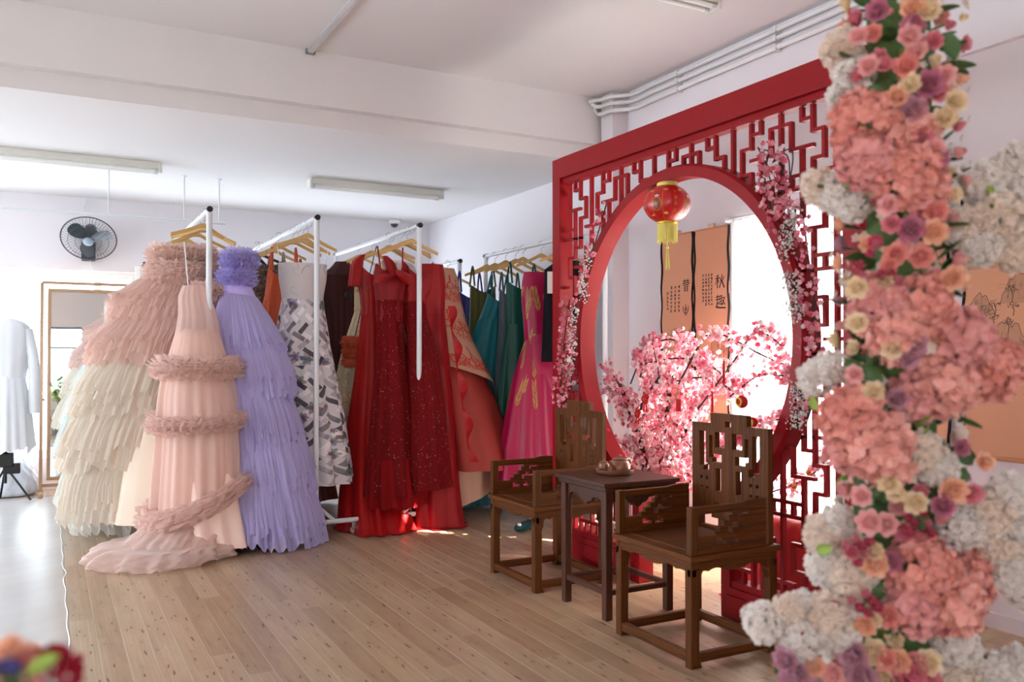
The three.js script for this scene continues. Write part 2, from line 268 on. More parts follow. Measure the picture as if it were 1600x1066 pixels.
// ---------------------------------------------------------------- red moon gate screen
const GX = 2.85, GT = 0.1, GZ0 = -4.745, GZ1 = -2.36, GH = 2.5, CZ = -3.56, CY = 1.325, RI = 0.845, RO = 0.91, JZ0 = -3.83, JZ1 = -3.18;
{
  const t = thing('moon_gate_screen', 'red lacquered lattice screen with a round moon gate opening', 'screen', [GX, 0, 0]);
  const B = 0.13, PZ = 0.09, base = 0.15;
  part('post', rbox(0, GT, 0, GH, GZ0, GZ0 + PZ, 0.004), M.red, t);
  part('post', rbox(0, GT, 0, GH, GZ1 - PZ, GZ1, 0.004), M.red, t);
  part('top_beam', rbox(-0.004, GT + 0.004, GH - B, GH, GZ0 + PZ, GZ1 - PZ, 0.004), M.red, t);
  part('inner_rail', rbox(0.02, GT - 0.02, GH - B - 0.035, GH - B, GZ0 + PZ, GZ1 - PZ, 0.003), M.red, t);
  for (const [a, b] of [[GZ0 + PZ, JZ0], [JZ1, GZ1 - PZ]]) {
    const bl = part('base_panel', rbox(0, GT, 0, base, a, b, 0.004), M.red, t);
    part('panel_moulding', rbox(-0.012, 0.01, 0.035, base - 0.035, a + 0.05, b - 0.05, 0.004), M.red, bl);
    part('base_rail', rbox(0.01, GT - 0.01, base, base + 0.03, a, b, 0.003), M.red, t);
  }
  const jy = CY - Math.sqrt(RI * RI - 0.325 * 0.325);
  part('jamb', rbox(0, GT, base, jy + 0.02, JZ0 - 0.06, JZ0, 0.003), M.red, t);
  part('jamb', rbox(0, GT, base, jy + 0.02, JZ1, JZ1 + 0.06, 0.003), M.red, t);
  // ring, cut open over the passage: sweep in angle from the right jamb over the top to the left jamb
  const a0 = Math.atan2(jy - CY, 0.325), a1 = PI - a0, prof = [[RI, 0], [RI, GT], [RO, GT], [RO, 0.012], [RO - 0.012, 0]], n = 120, pos = [], idx = [];
  const k = prof.length;
  for (let i = 0; i <= n; i++) { const a = a0 + (a1 - a0) * i / n; for (let j = 0; j < k; j++) { const [r, x] = prof[j]; for (let q = 0; q < 2; q++) pos.push(x - 0.006 * (x < 0.01), CY + r * Math.sin(a), CZ + r * Math.cos(a)); } }
  for (let i = 0; i < n; i++) for (let j = 0; j < k; j++) { const A = i * 2 * k + 2 * j + 1, Bq = i * 2 * k + (2 * ((j + 1) % k)), C = A + 2 * k, D = Bq + 2 * k; idx.push(A, C, Bq, Bq, C, D); }
  const g = new THREE.BufferGeometry(); g.setAttribute('position', new THREE.Float32BufferAttribute(pos, 3)); g.setIndex(idx); g.computeVertexNormals(); g.setAttribute('uv', new THREE.Float32BufferAttribute(new Float32Array(pos.length / 3 * 2), 2));
  part('moon_ring', g, M.red, t);
  // fret lattice: stepped module on a grid, each bar its own piece
  const q = 0.0605, bw = 0.0085, x0 = 0.03, x1 = 0.053;
  const z0 = GZ0 + PZ, z1 = GZ1 - PZ, y0 = base + 0.03, y1 = GH - B - 0.035, nz = Math.round((z1 - z0) / q), ny = Math.round((y1 - y0) / q), qz = (z1 - z0) / nz, qy = (y1 - y0) / ny;
  const mod = { w: 5, h: 6, v: [[0, 0, 6], [1, 1, 3], [2, 3, 6], [3, 0, 2], [3, 4, 6], [4, 2, 4], [2, 0, 1], [1, 5, 6]], h: 6, hs: [[1, 0, 1], [3, 1, 3], [2, 3, 4], [5, 0, 2], [4, 3, 4], [1, 2, 3], [5, 4, 5], [0, 3, 5]] };
  const segs = [];
  for (let I = 0; I * mod.w < nz; I++) for (let J = 0; J * mod.h < ny; J++) {
    const fl = (I + J) % 2;
    for (const [c, a, b] of mod.v) { const cc = I * mod.w + (fl && c ? mod.w - c : c); if (cc > 0 && cc < nz) segs.push(['v', cc, ny - (J * mod.h + a), ny - (J * mod.h + b)]); }
    for (const [r, a, b] of mod.hs) { const A = fl ? mod.w - b : a, Bb = fl ? mod.w - a : b, rr = ny - (J * mod.h + r); if (rr > 0 && rr < ny) segs.push(['h', rr, I * mod.w + A, I * mod.w + Bb]); }
  }
  const clip = (kind, fixed, a, b) => { // pieces of the bar outside ring and passage
    const step = 0.004, out = []; let s = null; const [lo, hi] = [Math.min(a, b), Math.max(a, b)];
    for (let p = lo; p <= hi + 1e-6; p += step) {
      const z = kind === 'v' ? fixed : p, y = kind === 'v' ? p : fixed;
      const ok = Math.hypot(z - CZ, y - CY) > RO - 0.012 && !(z > JZ0 - 0.05 && z < JZ1 + 0.05 && y < CY) && z >= z0 - 1e-6 && z <= z1 + 1e-6 && y >= y0 - 1e-6 && y <= y1 + 1e-6;
      if (ok && s === null) s = p; if ((!ok || p + step > hi) && s !== null) { if (p - s > 0.03) out.push([s, p]); s = null; }
    }
    return out;
  };
  let nb = 0;
  for (const [kind, f, a, b] of segs) {
    const fx = kind === 'v' ? z0 + f * qz : y0 + f * qy, A = kind === 'v' ? y0 + a * qy : z0 + a * qz, Bb = kind === 'v' ? y0 + b * qy : z0 + b * qz;
    for (const [s, e] of clip(kind, fx, A, Bb)) {
      const gg = kind === 'v' ? box(x0, x1, s - (s > y0 + 0.01 ? bw : 0), e + (e < y1 - 0.01 ? bw : 0), fx - bw, fx + bw) : box(x0 + 0.001, x1 - 0.001, fx - bw, fx + bw, s - bw * 0.9, e + bw * 0.9);
      part('lattice_bar', gg, M.red, t); nb++;
    }
  }
  console.log('lattice bars', nb);
}
// ---------------------------------------------------------------- palace lantern in the gate
{
  const ltex = tex(1024, 512, (x, w, h) => {
    x.fillStyle = '#c8141a'; x.fillRect(0, 0, w, h); const R = rng(77);
    for (let i = 0; i < 12; i++) { x.strokeStyle = 'rgba(232,196,84,0.75)'; x.lineWidth = 3; x.beginPath(); x.moveTo(i * w / 12, 0); x.lineTo(i * w / 12, h); x.stroke(); }
    const glyph = (cx, cy, s) => { x.strokeStyle = '#c9a138'; x.lineWidth = 4; for (let k = 0; k < 3; k++) { x.beginPath(); x.moveTo(cx - s, cy - s * 0.6 + k * s * 0.55); x.lineTo(cx + s, cy - s * 0.7 + k * s * 0.55); x.stroke(); } x.beginPath(); x.moveTo(cx, cy - s); x.lineTo(cx, cy + s * 0.2); x.moveTo(cx, cy - s * 0.1); x.lineTo(cx - s, cy + s); x.moveTo(cx, cy); x.lineTo(cx + s, cy + s); x.stroke(); };
    for (let p = 0; p < 4; p++) {
      const cx = w * (p * 0.25 + 0.125);
      // a small robed figure in gilt and print colours
      x.fillStyle = '#8e3d2a'; x.beginPath(); x.ellipse(cx, h * 0.56, 34, 74, 0, 0, 7); x.fill(); x.strokeStyle = '#d8b04a'; x.lineWidth = 4; x.stroke();
      x.fillStyle = '#b05a34'; for (let k = 0; k < 16; k++) { x.beginPath(); x.arc(cx - 26 + R() * 52, h * (0.48 + R() * 0.2), 5, 0, 7); x.fill(); }
      x.fillStyle = '#e9c7b4'; x.beginPath(); x.arc(cx, h * 0.38, 18, 0, 7); x.fill(); x.fillStyle = '#231513'; x.fillRect(cx - 22, h * 0.33, 44, 9);
      for (let k = 0; k < 4; k++) glyph(w * p * 0.25, h * (0.28 + k * 0.145), 19);
      for (const [u, v] of [[0.06, 0.24], [0.19, 0.78], [0.06, 0.8], [0.19, 0.22]]) { x.fillStyle = '#e8cf6a'; for (let k = 0; k < 7; k++) { x.beginPath(); x.ellipse(w * (p * 0.25 + u) + (R() - 0.5) * 34, h * v + (R() - 0.5) * 26, 9, 5, R() * 3, 0, 7); x.fill(); } }
    }
  });
  const t = thing('palace_lantern', 'round red lantern with gold print and yellow fringe hanging in the moon gate', 'lantern', [2.90, 2.055, -3.64]);
  const pr = []; for (let i = 0; i <= 30; i++) { const a = -PI / 2 + 0.42 + (PI - 0.84) * i / 30; pr.push([0.125 * Math.cos(a) + 0.0, 0.105 * Math.sin(a)]); }
  const g = lathe(pr, 96), p = g.attributes.position; for (let i = 0; i < p.count; i++) { const a = Math.atan2(p.getZ(i), p.getX(i)), f = 1 - 0.018 * Math.pow(Math.abs(Math.cos(a * 6)), 8); p.setX(i, p.getX(i) * f); p.setZ(i, p.getZ(i) * f); } g.computeVertexNormals();
  g.rotateY(-0.35);
  part('lantern_body', g, phy({ map: ltex, roughness: 0.35, clearcoat: 0.3, transmission: 0.12, thickness: 0 }), t);
  part('top_collar', lathe([[0.045, 0.09], [0.055, 0.092], [0.055, 0.116], [0.045, 0.116]], 30), M.yellow, t);
  part('bottom_collar', lathe([[0.045, -0.09], [0.053, -0.092], [0.053, -0.108], [0.045, -0.108]], 30), M.gold, t);
  const fr = [], R = rng(4); for (let i = 0; i < 70; i++) { const a = i / 70 * 2 * PI, l = 0.085 + R() * 0.02; fr.push(rod(V(0.05 * Math.cos(a), -0.104, 0.05 * Math.sin(a)), V(0.052 * Math.cos(a), -0.104 - l, 0.052 * Math.sin(a)), 0.0022, 0.0022, 5)); }
  part('fringe', merge(fr), M.yellow, t);
  const ts = [rod(V(0, -0.1, 0), V(0, -0.24, 0), 0.0025)]; for (let i = 0; i < 26; i++) { const a = R() * 7, r = R() * 0.012; ts.push(rod(V(r * 0.3 * Math.cos(a), -0.235, r * 0.3 * Math.sin(a)), V(r * Math.cos(a), -0.33 - R() * 0.02, r * Math.sin(a)), 0.0022, 0.0022, 5)); }
  ts.push(G(new THREE.SphereGeometry(0.009, 10, 8), q => q.translate(0, -0.232, 0)));
  part('tassel', merge(ts), M.yellow, t);
  part('hanging_cord', rod(V(0, 0.11, 0), V(0, 0.125, 0), 0.003), M.red, t);
  // small yellow cap where the cord meets the ring
}
// ---------------------------------------------------------------- armchairs
function extrudePanel(shape, depth, bevel = 0.003) { const g = new THREE.ExtrudeGeometry(shape, { depth: depth - 2 * bevel, bevelEnabled: true, bevelThickness: bevel, bevelSize: bevel, bevelOffset: -bevel, bevelSegments: 1, curveSegments: 10 }); g.translate(0, 0, bevel); return g; }
const rectHole = (s, x0, x1, y0, y1) => { const h = new THREE.Path(); h.moveTo(x0, y0); h.lineTo(x1, y0); h.lineTo(x1, y1); h.lineTo(x0, y1); h.closePath(); s.holes.push(h); };
const polyHole = (s, pts) => { const h = new THREE.Path(); pts.forEach((p, i) => i ? h.lineTo(...p) : h.moveTo(...p)); h.closePath(); s.holes.push(h); };
function armchair(label, x, z) { // front faces -x; local origin at the centre of the footprint
  const t = thing('armchair', label, 'chair', [x, 0, z]);
  const fx = -0.23, bx = 0.235, w = 0.26, sh = 0.45, L = 0.042;
  for (const [sx, sz] of [[fx, -1], [fx, 1], [bx, -1], [bx, 1]]) { // shaped leg with a spandrel curve at the top and a flared foot
    const s = new THREE.Shape(), d = sx < 0 ? 1 : -1; s.moveTo(0, 0); s.lineTo(d * (L + 0.014), 0); s.quadraticCurveTo(d * L, 0.04, d * L, 0.08); s.lineTo(d * L, 0.3); s.quadraticCurveTo(d * (L - 0.004), 0.33, d * (L + 0.012), 0.345); s.quadraticCurveTo(d * (L + 0.004), 0.37, d * (L + 0.03), 0.395); s.lineTo(0, 0.395); s.closePath();
    const g = extrudePanel(s, L); g.translate(sx, 0, sz > 0 ? w - L : -w); metricUV(g); part('leg', g, M.wood, t);
  }
  const apron = (len) => { const s = new THREE.Shape(); s.moveTo(0, 0.055); s.lineTo(len, 0.055); s.lineTo(len, -0.01); s.quadraticCurveTo(len * 0.9, 0.018, len * 0.8, 0.004); s.quadraticCurveTo(len * 0.72, 0.022, len * 0.65, 0.008); s.quadraticCurveTo(len * 0.5, -0.016, len * 0.35, 0.008); s.quadraticCurveTo(len * 0.28, 0.022, len * 0.2, 0.004); s.quadraticCurveTo(len * 0.1, 0.018, 0, -0.01); s.closePath(); return extrudePanel(s, 0.022, 0.002); };
  for (const sz of [-1, 1]) { const g = apron(bx - fx - 0.0); g.translate(fx, 0.395 - 0.02, sz > 0 ? w - 0.026 : -w + 0.004); metricUV(g); part('apron', g, M.woodH, t); }
  for (const sx of [fx, bx]) { const g = apron(2 * w); g.rotateY(-PI / 2); g.translate(sx < 0 ? sx + 0.026 : sx - 0.004, 0.375, -w); metricUV(g); part('apron', g, M.woodH, t); }
  part('seat', merge([rbox(fx - 0.012, bx + 0.012, 0.425, sh, -w - 0.012, w + 0.012, 0.006), rbox(fx + 0.05, bx - 0.05, sh - 0.004, sh + 0.004, -w + 0.05, w - 0.05, 0.003)]), M.woodH, t);
  for (const sz of [-1, 1]) part('stretcher', rbox(fx + 0.03, bx - 0.03, 0.02, 0.058, sz * (w - 0.018) - 0.014, sz * (w - 0.018) + 0.014, 0.004), M.woodH, t);
  for (const sx of [fx + 0.02, bx - 0.02]) part('stretcher', rbox(sx - 0.015, sx + 0.015, 0.02, 0.058, -w + 0.03, w - 0.03, 0.004), M.woodH, t);
  // backrest: stepped outline with pierced fretwork
  const W = 0.49, Hh = 0.54, s = new THREE.Shape(); const P = (u, v) => [(u - 0.5) * W, v * Hh];
  [[0, 0], [1, 0], [1, 0.9], [0.74, 0.9], [0.74, 0.99], [0.26, 0.99], [0.26, 0.9], [0, 0.9]].forEach((p, i) => i ? s.lineTo(...P(...p)) : s.moveTo(...P(...p))); s.closePath();
  const hole = (u0, u1, v0, v1) => { rectHole(s, (u0 - 0.5) * W, (u1 - 0.5) * W, v0 * Hh, v1 * Hh); };
  hole(0.465, 0.535, 0.88, 0.925);
  for (const m of [0, 1]) {
    const X = u => m ? 1 - u : u, hh = (a, b, c, d) => hole(Math.min(X(a), X(b)), Math.max(X(a), X(b)), c, d), pp = pts => polyHole(s, pts.map(([u, v]) => P(X(u), v)));
    hh(0.325, 0.45, 0.70, 0.83);
    pp([[0.11, 0.83], [0.195, 0.83], [0.195, 0.56], [0.24, 0.56], [0.24, 0.50], [0.165, 0.50], [0.165, 0.535], [0.11, 0.535]]);
    pp([[0.245, 0.80], [0.288, 0.80], [0.288, 0.645], [0.41, 0.645], [0.41, 0.575], [0.285, 0.575], [0.285, 0.61], [0.245, 0.61]]);
    hh(0.335, 0.40, 0.335, 0.525);
    hh(0.12, 0.15, 0.42, 0.445); hh(0.2, 0.225, 0.42, 0.445); hh(0.12, 0.15, 0.34, 0.36); hh(0.2, 0.225, 0.34, 0.36);
    pp([[0.33, 0.24], [0.37, 0.24], [0.37, 0.205], [0.455, 0.205], [0.455, 0.165], [0.33, 0.165]]);
    pp([[0.12, 0.19], [0.2, 0.19], [0.2, 0.15], [0.27, 0.15], [0.27, 0.105], [0.36, 0.105], [0.36, 0.03], [0.12, 0.03]]);
  }
  const bg = extrudePanel(s, 0.03, 0.002); bg.rotateY(PI / 2); bg.translate(bx - 0.035, sh, 0); metricUV(bg); part('backrest', bg, M.wood, t);
  // arms: pierced panels with a stair-stepped fret
  const AL = 0.40, AH = 0.19;
  for (const sz of [-1, 1]) {
    const a = new THREE.Shape(); a.moveTo(0, 0); a.lineTo(AL, 0); a.lineTo(AL, AH + 0.008); a.quadraticCurveTo(AL * 0.8, AH + 0.012, AL * 0.7, AH); a.lineTo(0, AH); a.closePath();
    polyHole(a, [[0.035, 0.16], [0.035, 0.07], [0.12, 0.07], [0.12, 0.085], [0.145, 0.085], [0.145, 0.105], [0.17, 0.105], [0.17, 0.125], [0.195, 0.125], [0.195, 0.145], [0.21, 0.145], [0.21, 0.16]]);
    polyHole(a, [[0.13, 0.03], [0.18, 0.03], [0.18, 0.045], [0.155, 0.045], [0.155, 0.057], [0.13, 0.057]]);
    polyHole(a, [[0.2, 0.03], [0.245, 0.03], [0.245, 0.045], [0.23, 0.045], [0.23, 0.06], [0.215, 0.06], [0.215, 0.045], [0.2, 0.045]]);
    polyHole(a, [[0.19, 0.075], [0.215, 0.075], [0.215, 0.09], [0.29, 0.09], [0.29, 0.1], [0.24, 0.1], [0.24, 0.115], [0.215, 0.115], [0.215, 0.1], [0.19, 0.1]]);
    polyHole(a, [[0.24, 0.13], [0.26, 0.13], [0.26, 0.14], [0.3, 0.14], [0.3, 0.15], [0.24, 0.15]]);
    const g = extrudePanel(a, 0.024, 0.002); g.translate(fx + 0.005, sh, sz > 0 ? w - 0.026 : -w + 0.002); metricUV(g); part('arm', g, M.woodH, t);
    part('arm_post', rbox(fx, fx + 0.034, sh, sh + AH + 0.002, sz * (w - 0.014) - 0.017, sz * (w - 0.014) + 0.017, 0.004), M.wood, t);
  }
  return t;
}
armchair('carved brown wooden armchair between the floral pillar and the tea table', 2.485, -2.945);
armchair('carved brown wooden armchair beside the gown racks, beyond the tea table', 2.485, -4.19);
{ // tea table
  const t = thing('tea_table', 'dark square wooden tea table between the two carved armchairs', 'table', [2.51, 0, -3.56]);
  const a = 0.225, h = 0.65;
  part('table_top', merge([rbox(-a, a, h - 0.022, h, -a, a, 0.006), rbox(-a + 0.014, a - 0.014, h - 0.045, h - 0.02, -a + 0.014, a - 0.014, 0.006)]), M.tableWood, t);
  for (const sx of [-1, 1]) for (const sz of [-1, 1]) part('leg', G(rbox(-0.019, 0.019, 0, h - 0.04, -0.019, 0.019, 0.004), g => { const p = g.attributes.position; for (let i = 0; i < p.count; i++) { const k = 1 + 0.12 * (p.getY(i) > 0.4 ? 1 : 0); p.setX(i, p.getX(i) * k); p.setZ(i, p.getZ(i) * k); } g.translate(sx * (a - 0.045), 0, sz * (a - 0.045)); }), M.tableWood, t);
  for (let k = 0; k < 4; k++) {
    const l = 2 * (a - 0.045), s = new THREE.Shape(); s.moveTo(0, 0.06); s.lineTo(l, 0.06); s.lineTo(l, -0.07); s.quadraticCurveTo(l - 0.03, -0.05, l - 0.035, -0.005); s.quadraticCurveTo(l - 0.05, 0.022, l * 0.68, 0.01); s.quadraticCurveTo(l * 0.64, -0.02, l * 0.58, -0.012); s.quadraticCurveTo(l * 0.5, -0.05, l * 0.42, -0.012); s.quadraticCurveTo(l * 0.36, -0.02, l * 0.32, 0.01); s.quadraticCurveTo(0.05, 0.022, 0.035, -0.005); s.quadraticCurveTo(0.03, -0.05, 0, -0.07); s.closePath();
    const g = extrudePanel(s, 0.018, 0.002); g.translate(-l / 2, h - 0.1, a - 0.058); g.rotateY(k * PI / 2); metricUV(g); part('apron', g, M.tableWood, t);
    part('stretcher', G(rbox(-l / 2, l / 2, 0.115, 0.14, a - 0.058, a - 0.032, 0.004), g => g.rotateY(k * PI / 2)), M.tableWood, t);
  }
}
{ // tea set
  const clay = phy({ color: '#8d5a44', roughness: 0.34, metalness: 0.1, clearcoat: 0.35, clearcoatRoughness: 0.3 }), Y = 0.65;
  const tr = lathe([[0.001, 0.004], [0.078, 0.004], [0.086, 0.01], [0.092, 0.024], [0.095, 0.024], [0.09, 0.006], [0.08, 0], [0.001, 0]], 72), p = tr.attributes.position;
  for (let i = 0; i < p.count; i++) { const x = p.getX(i), z = p.getZ(i), r = Math.hypot(x, z); if (r > 0.084) { const f = 1 + 0.03 * Math.abs(Math.sin(Math.atan2(z, x) * 14)); p.setX(i, x * f); p.setZ(i, z * f); } } tr.computeVertexNormals();
  const tray = single('tea_tray', tr, clay, 'round brown clay tray with a scalloped rim on the tea table', 'tray'); tray.position.set(2.53, Y, -3.60);
  const t = thing('teapot', 'brown clay teapot with loop handle on the scalloped tray', 'teapot', [2.535, Y + 0.004, -3.565], 0.35);
  part('pot_body', lathe([[0.001, 0], [0.04, 0.0], [0.053, 0.018], [0.054, 0.038], [0.046, 0.062], [0.034, 0.072], [0.001, 0.072]], 48), clay, t);
  const lid = part('lid', lathe([[0.001, 0.072], [0.038, 0.071], [0.037, 0.076], [0.02, 0.082], [0.001, 0.084]], 40), clay, t);
  part('knob', lathe([[0.001, 0.097], [0.008, 0.095], [0.009, 0.09], [0.005, 0.083], [0.001, 0.083]], 24), clay, lid);
  part('handle', tube([V(0.045, 0.062, 0), V(0.07, 0.07, 0), V(0.092, 0.055, 0), V(0.085, 0.03, 0), V(0.05, 0.018, 0)], 0.0065, 30, 10), clay, t);
  part('spout', merge([rod(V(-0.042, 0.025, 0), V(-0.066, 0.045, 0), 0.014, 0.010, 14), rod(V(-0.066, 0.045, 0), V(-0.082, 0.07, 0), 0.010, 0.0065, 14)]), clay, t);
  const c = thing('tea_jar', 'small brown lidded clay jar behind the teapot spout', 'jar', [2.50, Y + 0.004, -3.655]);
  part('jar_body', lathe([[0.001, 0], [0.02, 0], [0.027, 0.02], [0.027, 0.04], [0.02, 0.05], [0.001, 0.05]], 32), clay, c);
  part('lid', lathe([[0.001, 0.064], [0.005, 0.062], [0.006, 0.056], [0.021, 0.053], [0.021, 0.049], [0.001, 0.049]], 32), clay, c);
}

// ---------------------------------------------------------------- hanging scrolls
function scrollTex(kind) {
  return tex(512, 2048, (x, w, h) => {
    const R = rng(200 + kind); x.fillStyle = '#d8a280'; x.fillRect(0, 0, w, h);
    for (let i = 0; i < 900; i++) { x.fillStyle = R() < 0.5 ? 'rgba(160,104,66,0.06)' : 'rgba(226,170,126,0.06)'; x.fillRect(R() * w, R() * h, 1 + R() * 60, 1 + R() * 2); }
    x.lineCap = 'round';
    const ink = (pts, lw, a = 0.92) => { x.strokeStyle = `rgba(30,22,20,${a})`; x.lineWidth = lw; x.beginPath(); pts.forEach((p, i) => i ? x.lineTo(p[0], p[1]) : x.moveTo(p[0], p[1])); x.stroke(); };
    // small pseudo brush characters: a few strokes each
    const glyph = (cx, cy, s, lw) => { const k = 4 + (R() * 4 | 0); for (let i = 0; i < k; i++) { const t = R(); if (t < 0.45) ink([[cx - s * (0.5 + R() * 0.4), cy + (R() - 0.5) * s * 1.6], [cx + s * (0.5 + R() * 0.4), cy + (R() - 0.5) * s * 1.6 - s * 0.1]], lw); else if (t < 0.75) { const X = cx + (R() - 0.5) * s; ink([[X, cy - s * 0.9], [X - s * 0.05, cy + s * 0.9]], lw); } else ink([[cx, cy - s * 0.2], [cx + (R() < 0.5 ? -1 : 1) * s * 0.9, cy + s * 0.9]], lw); } };
    const column = (cx, y0, n, s, lw) => { for (let i = 0; i < n; i++) glyph(cx, y0 + i * s * 2.5, s, lw); };
    if (kind < 2) {
      if (kind === 0) { // big title 秋趣
        const u = (pts, lw = 12) => ink(pts.map(([a, b]) => [385 + a * 62, 560 + b * 70]), lw);
        u([[-0.35, -0.95], [-0.75, -0.8]]); u([[-0.95, -0.45], [-0.15, -0.55]], 13); u([[-0.55, -0.85], [-0.58, 0.9]], 13); u([[-0.58, -0.4], [-0.98, 0.35]], 9); u([[-0.5, -0.3], [-0.2, 0.1]], 10);
        u([[0.08, -0.5], [0.2, -0.1]], 11); u([[0.9, -0.65], [0.7, -0.2]], 10); u([[0.45, -0.95], [0.42, -0.2], [-0.1, 0.85]], 13); u([[0.42, -0.15], [0.98, 0.85]], 17);
        const q = (pts, lw = 11) => ink(pts.map(([a, b]) => [392 + a * 66, 770 + b * 76]), lw);
        q([[-0.95, -0.7], [-0.3, -0.78]]); q([[-0.62, -0.95], [-0.62, -0.1]]); q([[-1, -0.35], [-0.25, -0.42]]); q([[-0.6, -0.1], [-0.6, 0.5]]); q([[-0.6, 0.15], [-0.3, 0.1]]); q([[-0.8, 0.05], [-0.95, 0.7]]); q([[-0.95, 0.6], [-0.4, 0.72], [1, 0.78]], 16);
        q([[-0.2, -0.8], [0.35, -0.85]]); q([[-0.1, -0.8], [-0.1, 0.3]]); q([[0.25, -0.85], [0.25, 0.4]]); q([[-0.1, -0.45], [0.25, -0.48]], 8); q([[-0.1, -0.1], [0.25, -0.13]], 8); q([[-0.22, 0.32], [0.38, 0.2]], 9); q([[0.42, -0.55], [0.9, -0.6], [0.45, 0.35]]); q([[0.5, -0.25], [0.95, 0.35]], 13);
        for (let c = 0; c < 4; c++) column(265 - c * 42, 480, 9 - (c === 3 ? 1 : 0), 15, 4.5);
      } else { // 簪 / 山 like titles
        const u = (pts, lw = 10) => ink(pts.map(([a, b]) => [400 + a * 52, 560 + b * 66]), lw);
        u([[-0.9, -0.7], [0.9, -0.75]]); u([[-0.45, -1], [-0.5, -0.5]]); u([[0.4, -1], [0.42, -0.5]]); u([[-0.85, -0.35], [0.9, -0.4], [0.75, -0.1]]); u([[-0.85, -0.35], [-0.95, -0.05]]); u([[-0.5, -0.05], [-0.5, 0.9]]); u([[-0.5, -0.05], [0.5, -0.08], [0.5, 0.9]]); u([[-0.5, 0.3], [0.5, 0.27]], 8); u([[-0.5, 0.62], [0.5, 0.6]], 8); u([[-0.5, 0.92], [0.5, 0.9]], 8);
        const q = (pts, lw = 10) => ink(pts.map(([a, b]) => [400 + a * 50, 820 + b * 66]), lw);
        q([[-0.8, -0.5], [-0.75, 0.2], [-0.4, 0.6], [0.3, 0.6], [0.75, 0.2], [0.8, -0.5]]); q([[0, -0.8], [0, 0.6]]); q([[-0.4, -0.2], [0.4, -0.25]], 8); q([[-0.4, 0.1], [0.4, 0.06]], 8); q([[-0.3, 0.85], [0.3, 0.85]], 8);
        for (let c = 0; c < 4; c++) column(290 - c * 62, 570 + (c === 3 ? 60 : 0), c === 3 ? 5 : 7, 17, 4.5);
      }
    }
    // ink landscape
    const top = kind < 2 ? 1020 : 380, bot = kind < 2 ? 1880 : 1480;
    const peak = (cx, by, wd, ht, a) => { const pts = []; for (let i = 0; i <= 14; i++) { const t = i / 14; pts.push([cx + (t - 0.5) * wd, by - ht * Math.pow(Math.sin(t * PI), 0.8) * (0.75 + R() * 0.35)]); } ink(pts, 3.4, a); for (let k = 0; k < 34; k++) { const t = 0.15 + R() * 0.7, X = cx + (t - 0.5) * wd, Y = by - ht * Math.pow(Math.sin(t * PI), 0.8) * (0.35 + R() * 0.55); ink([[X, Y], [X + (t - 0.5) * 22, Y + 18 + R() * 36]], 1 + R() * 3, 0.15 + R() * 0.5); } x.fillStyle = 'rgba(70,62,58,0.16)'; x.beginPath(); x.moveTo(pts[0][0], by); pts.forEach(p => x.lineTo(p[0], p[1])); x.fill(); };
    if (kind === 0) { peak(300, top + 300, 150, 260, 0.7); peak(180, top + 480, 150, 220, 0.75); peak(430, top + 300, 130, 180, 0.6); peak(380, top + 740, 240, 260, 0.8); }
    else if (kind === 1) { for (let k = 0; k < 14; k++) { const Y = top - 10 + R() * 130, X = 80 + R() * 260; ink([[X, Y], [X + 60, Y - 8 + R() * 16], [X + 130, Y + 4], [X + 190, Y + R() * 16]], 2 + R() * 3, 0.4); } peak(390, top + 430, 190, 270, 0.75); for (let k = 0; k < 8; k++) ink([[70, top + 260 + k * 14], [250 + R() * 60, top + 252 + k * 14]], 2, 0.45); peak(170, top + 800, 230, 330, 0.8); }
    else { peak(170, top + 300, 260, 280, 0.9); peak(330, top + 260, 220, 190, 0.7); peak(440, top + 240, 200, 150, 0.6); peak(390, top + 560, 230, 230, 0.85); peak(130, top + 640, 220, 160, 0.8); peak(330, top + 940, 320, 260, 0.9); }
    const tree = (cx, by, s) => { ink([[cx, by], [cx + s * 0.1, by - s * 0.5], [cx - s * 0.05, by - s]], 5); for (let i = 0; i < 40; i++) { const a = R() * 7, d = Math.sqrt(R()) * s * 0.45; x.fillStyle = `rgba(34,27,24,${0.3 + R() * 0.5})`; x.beginPath(); x.ellipse(cx + Math.cos(a) * d * 1.2, by - s + Math.sin(a) * d * 0.7, 5, 2.4, 0, 0, 7); x.fill(); } };
    for (let i = 0; i < 8; i++) tree(70 + R() * (w - 140), top + 330 + R() * (bot - top - 330), 50 + R() * 60);
    for (let i = 0; i < 26; i++) { const X = 60 + R() * (w - 160), Y = top + 400 + R() * (bot - top - 400); ink([[X, Y], [X + 30 + R() * 50, Y + (R() - 0.5) * 8]], 1.5, 0.45); }
  });
}
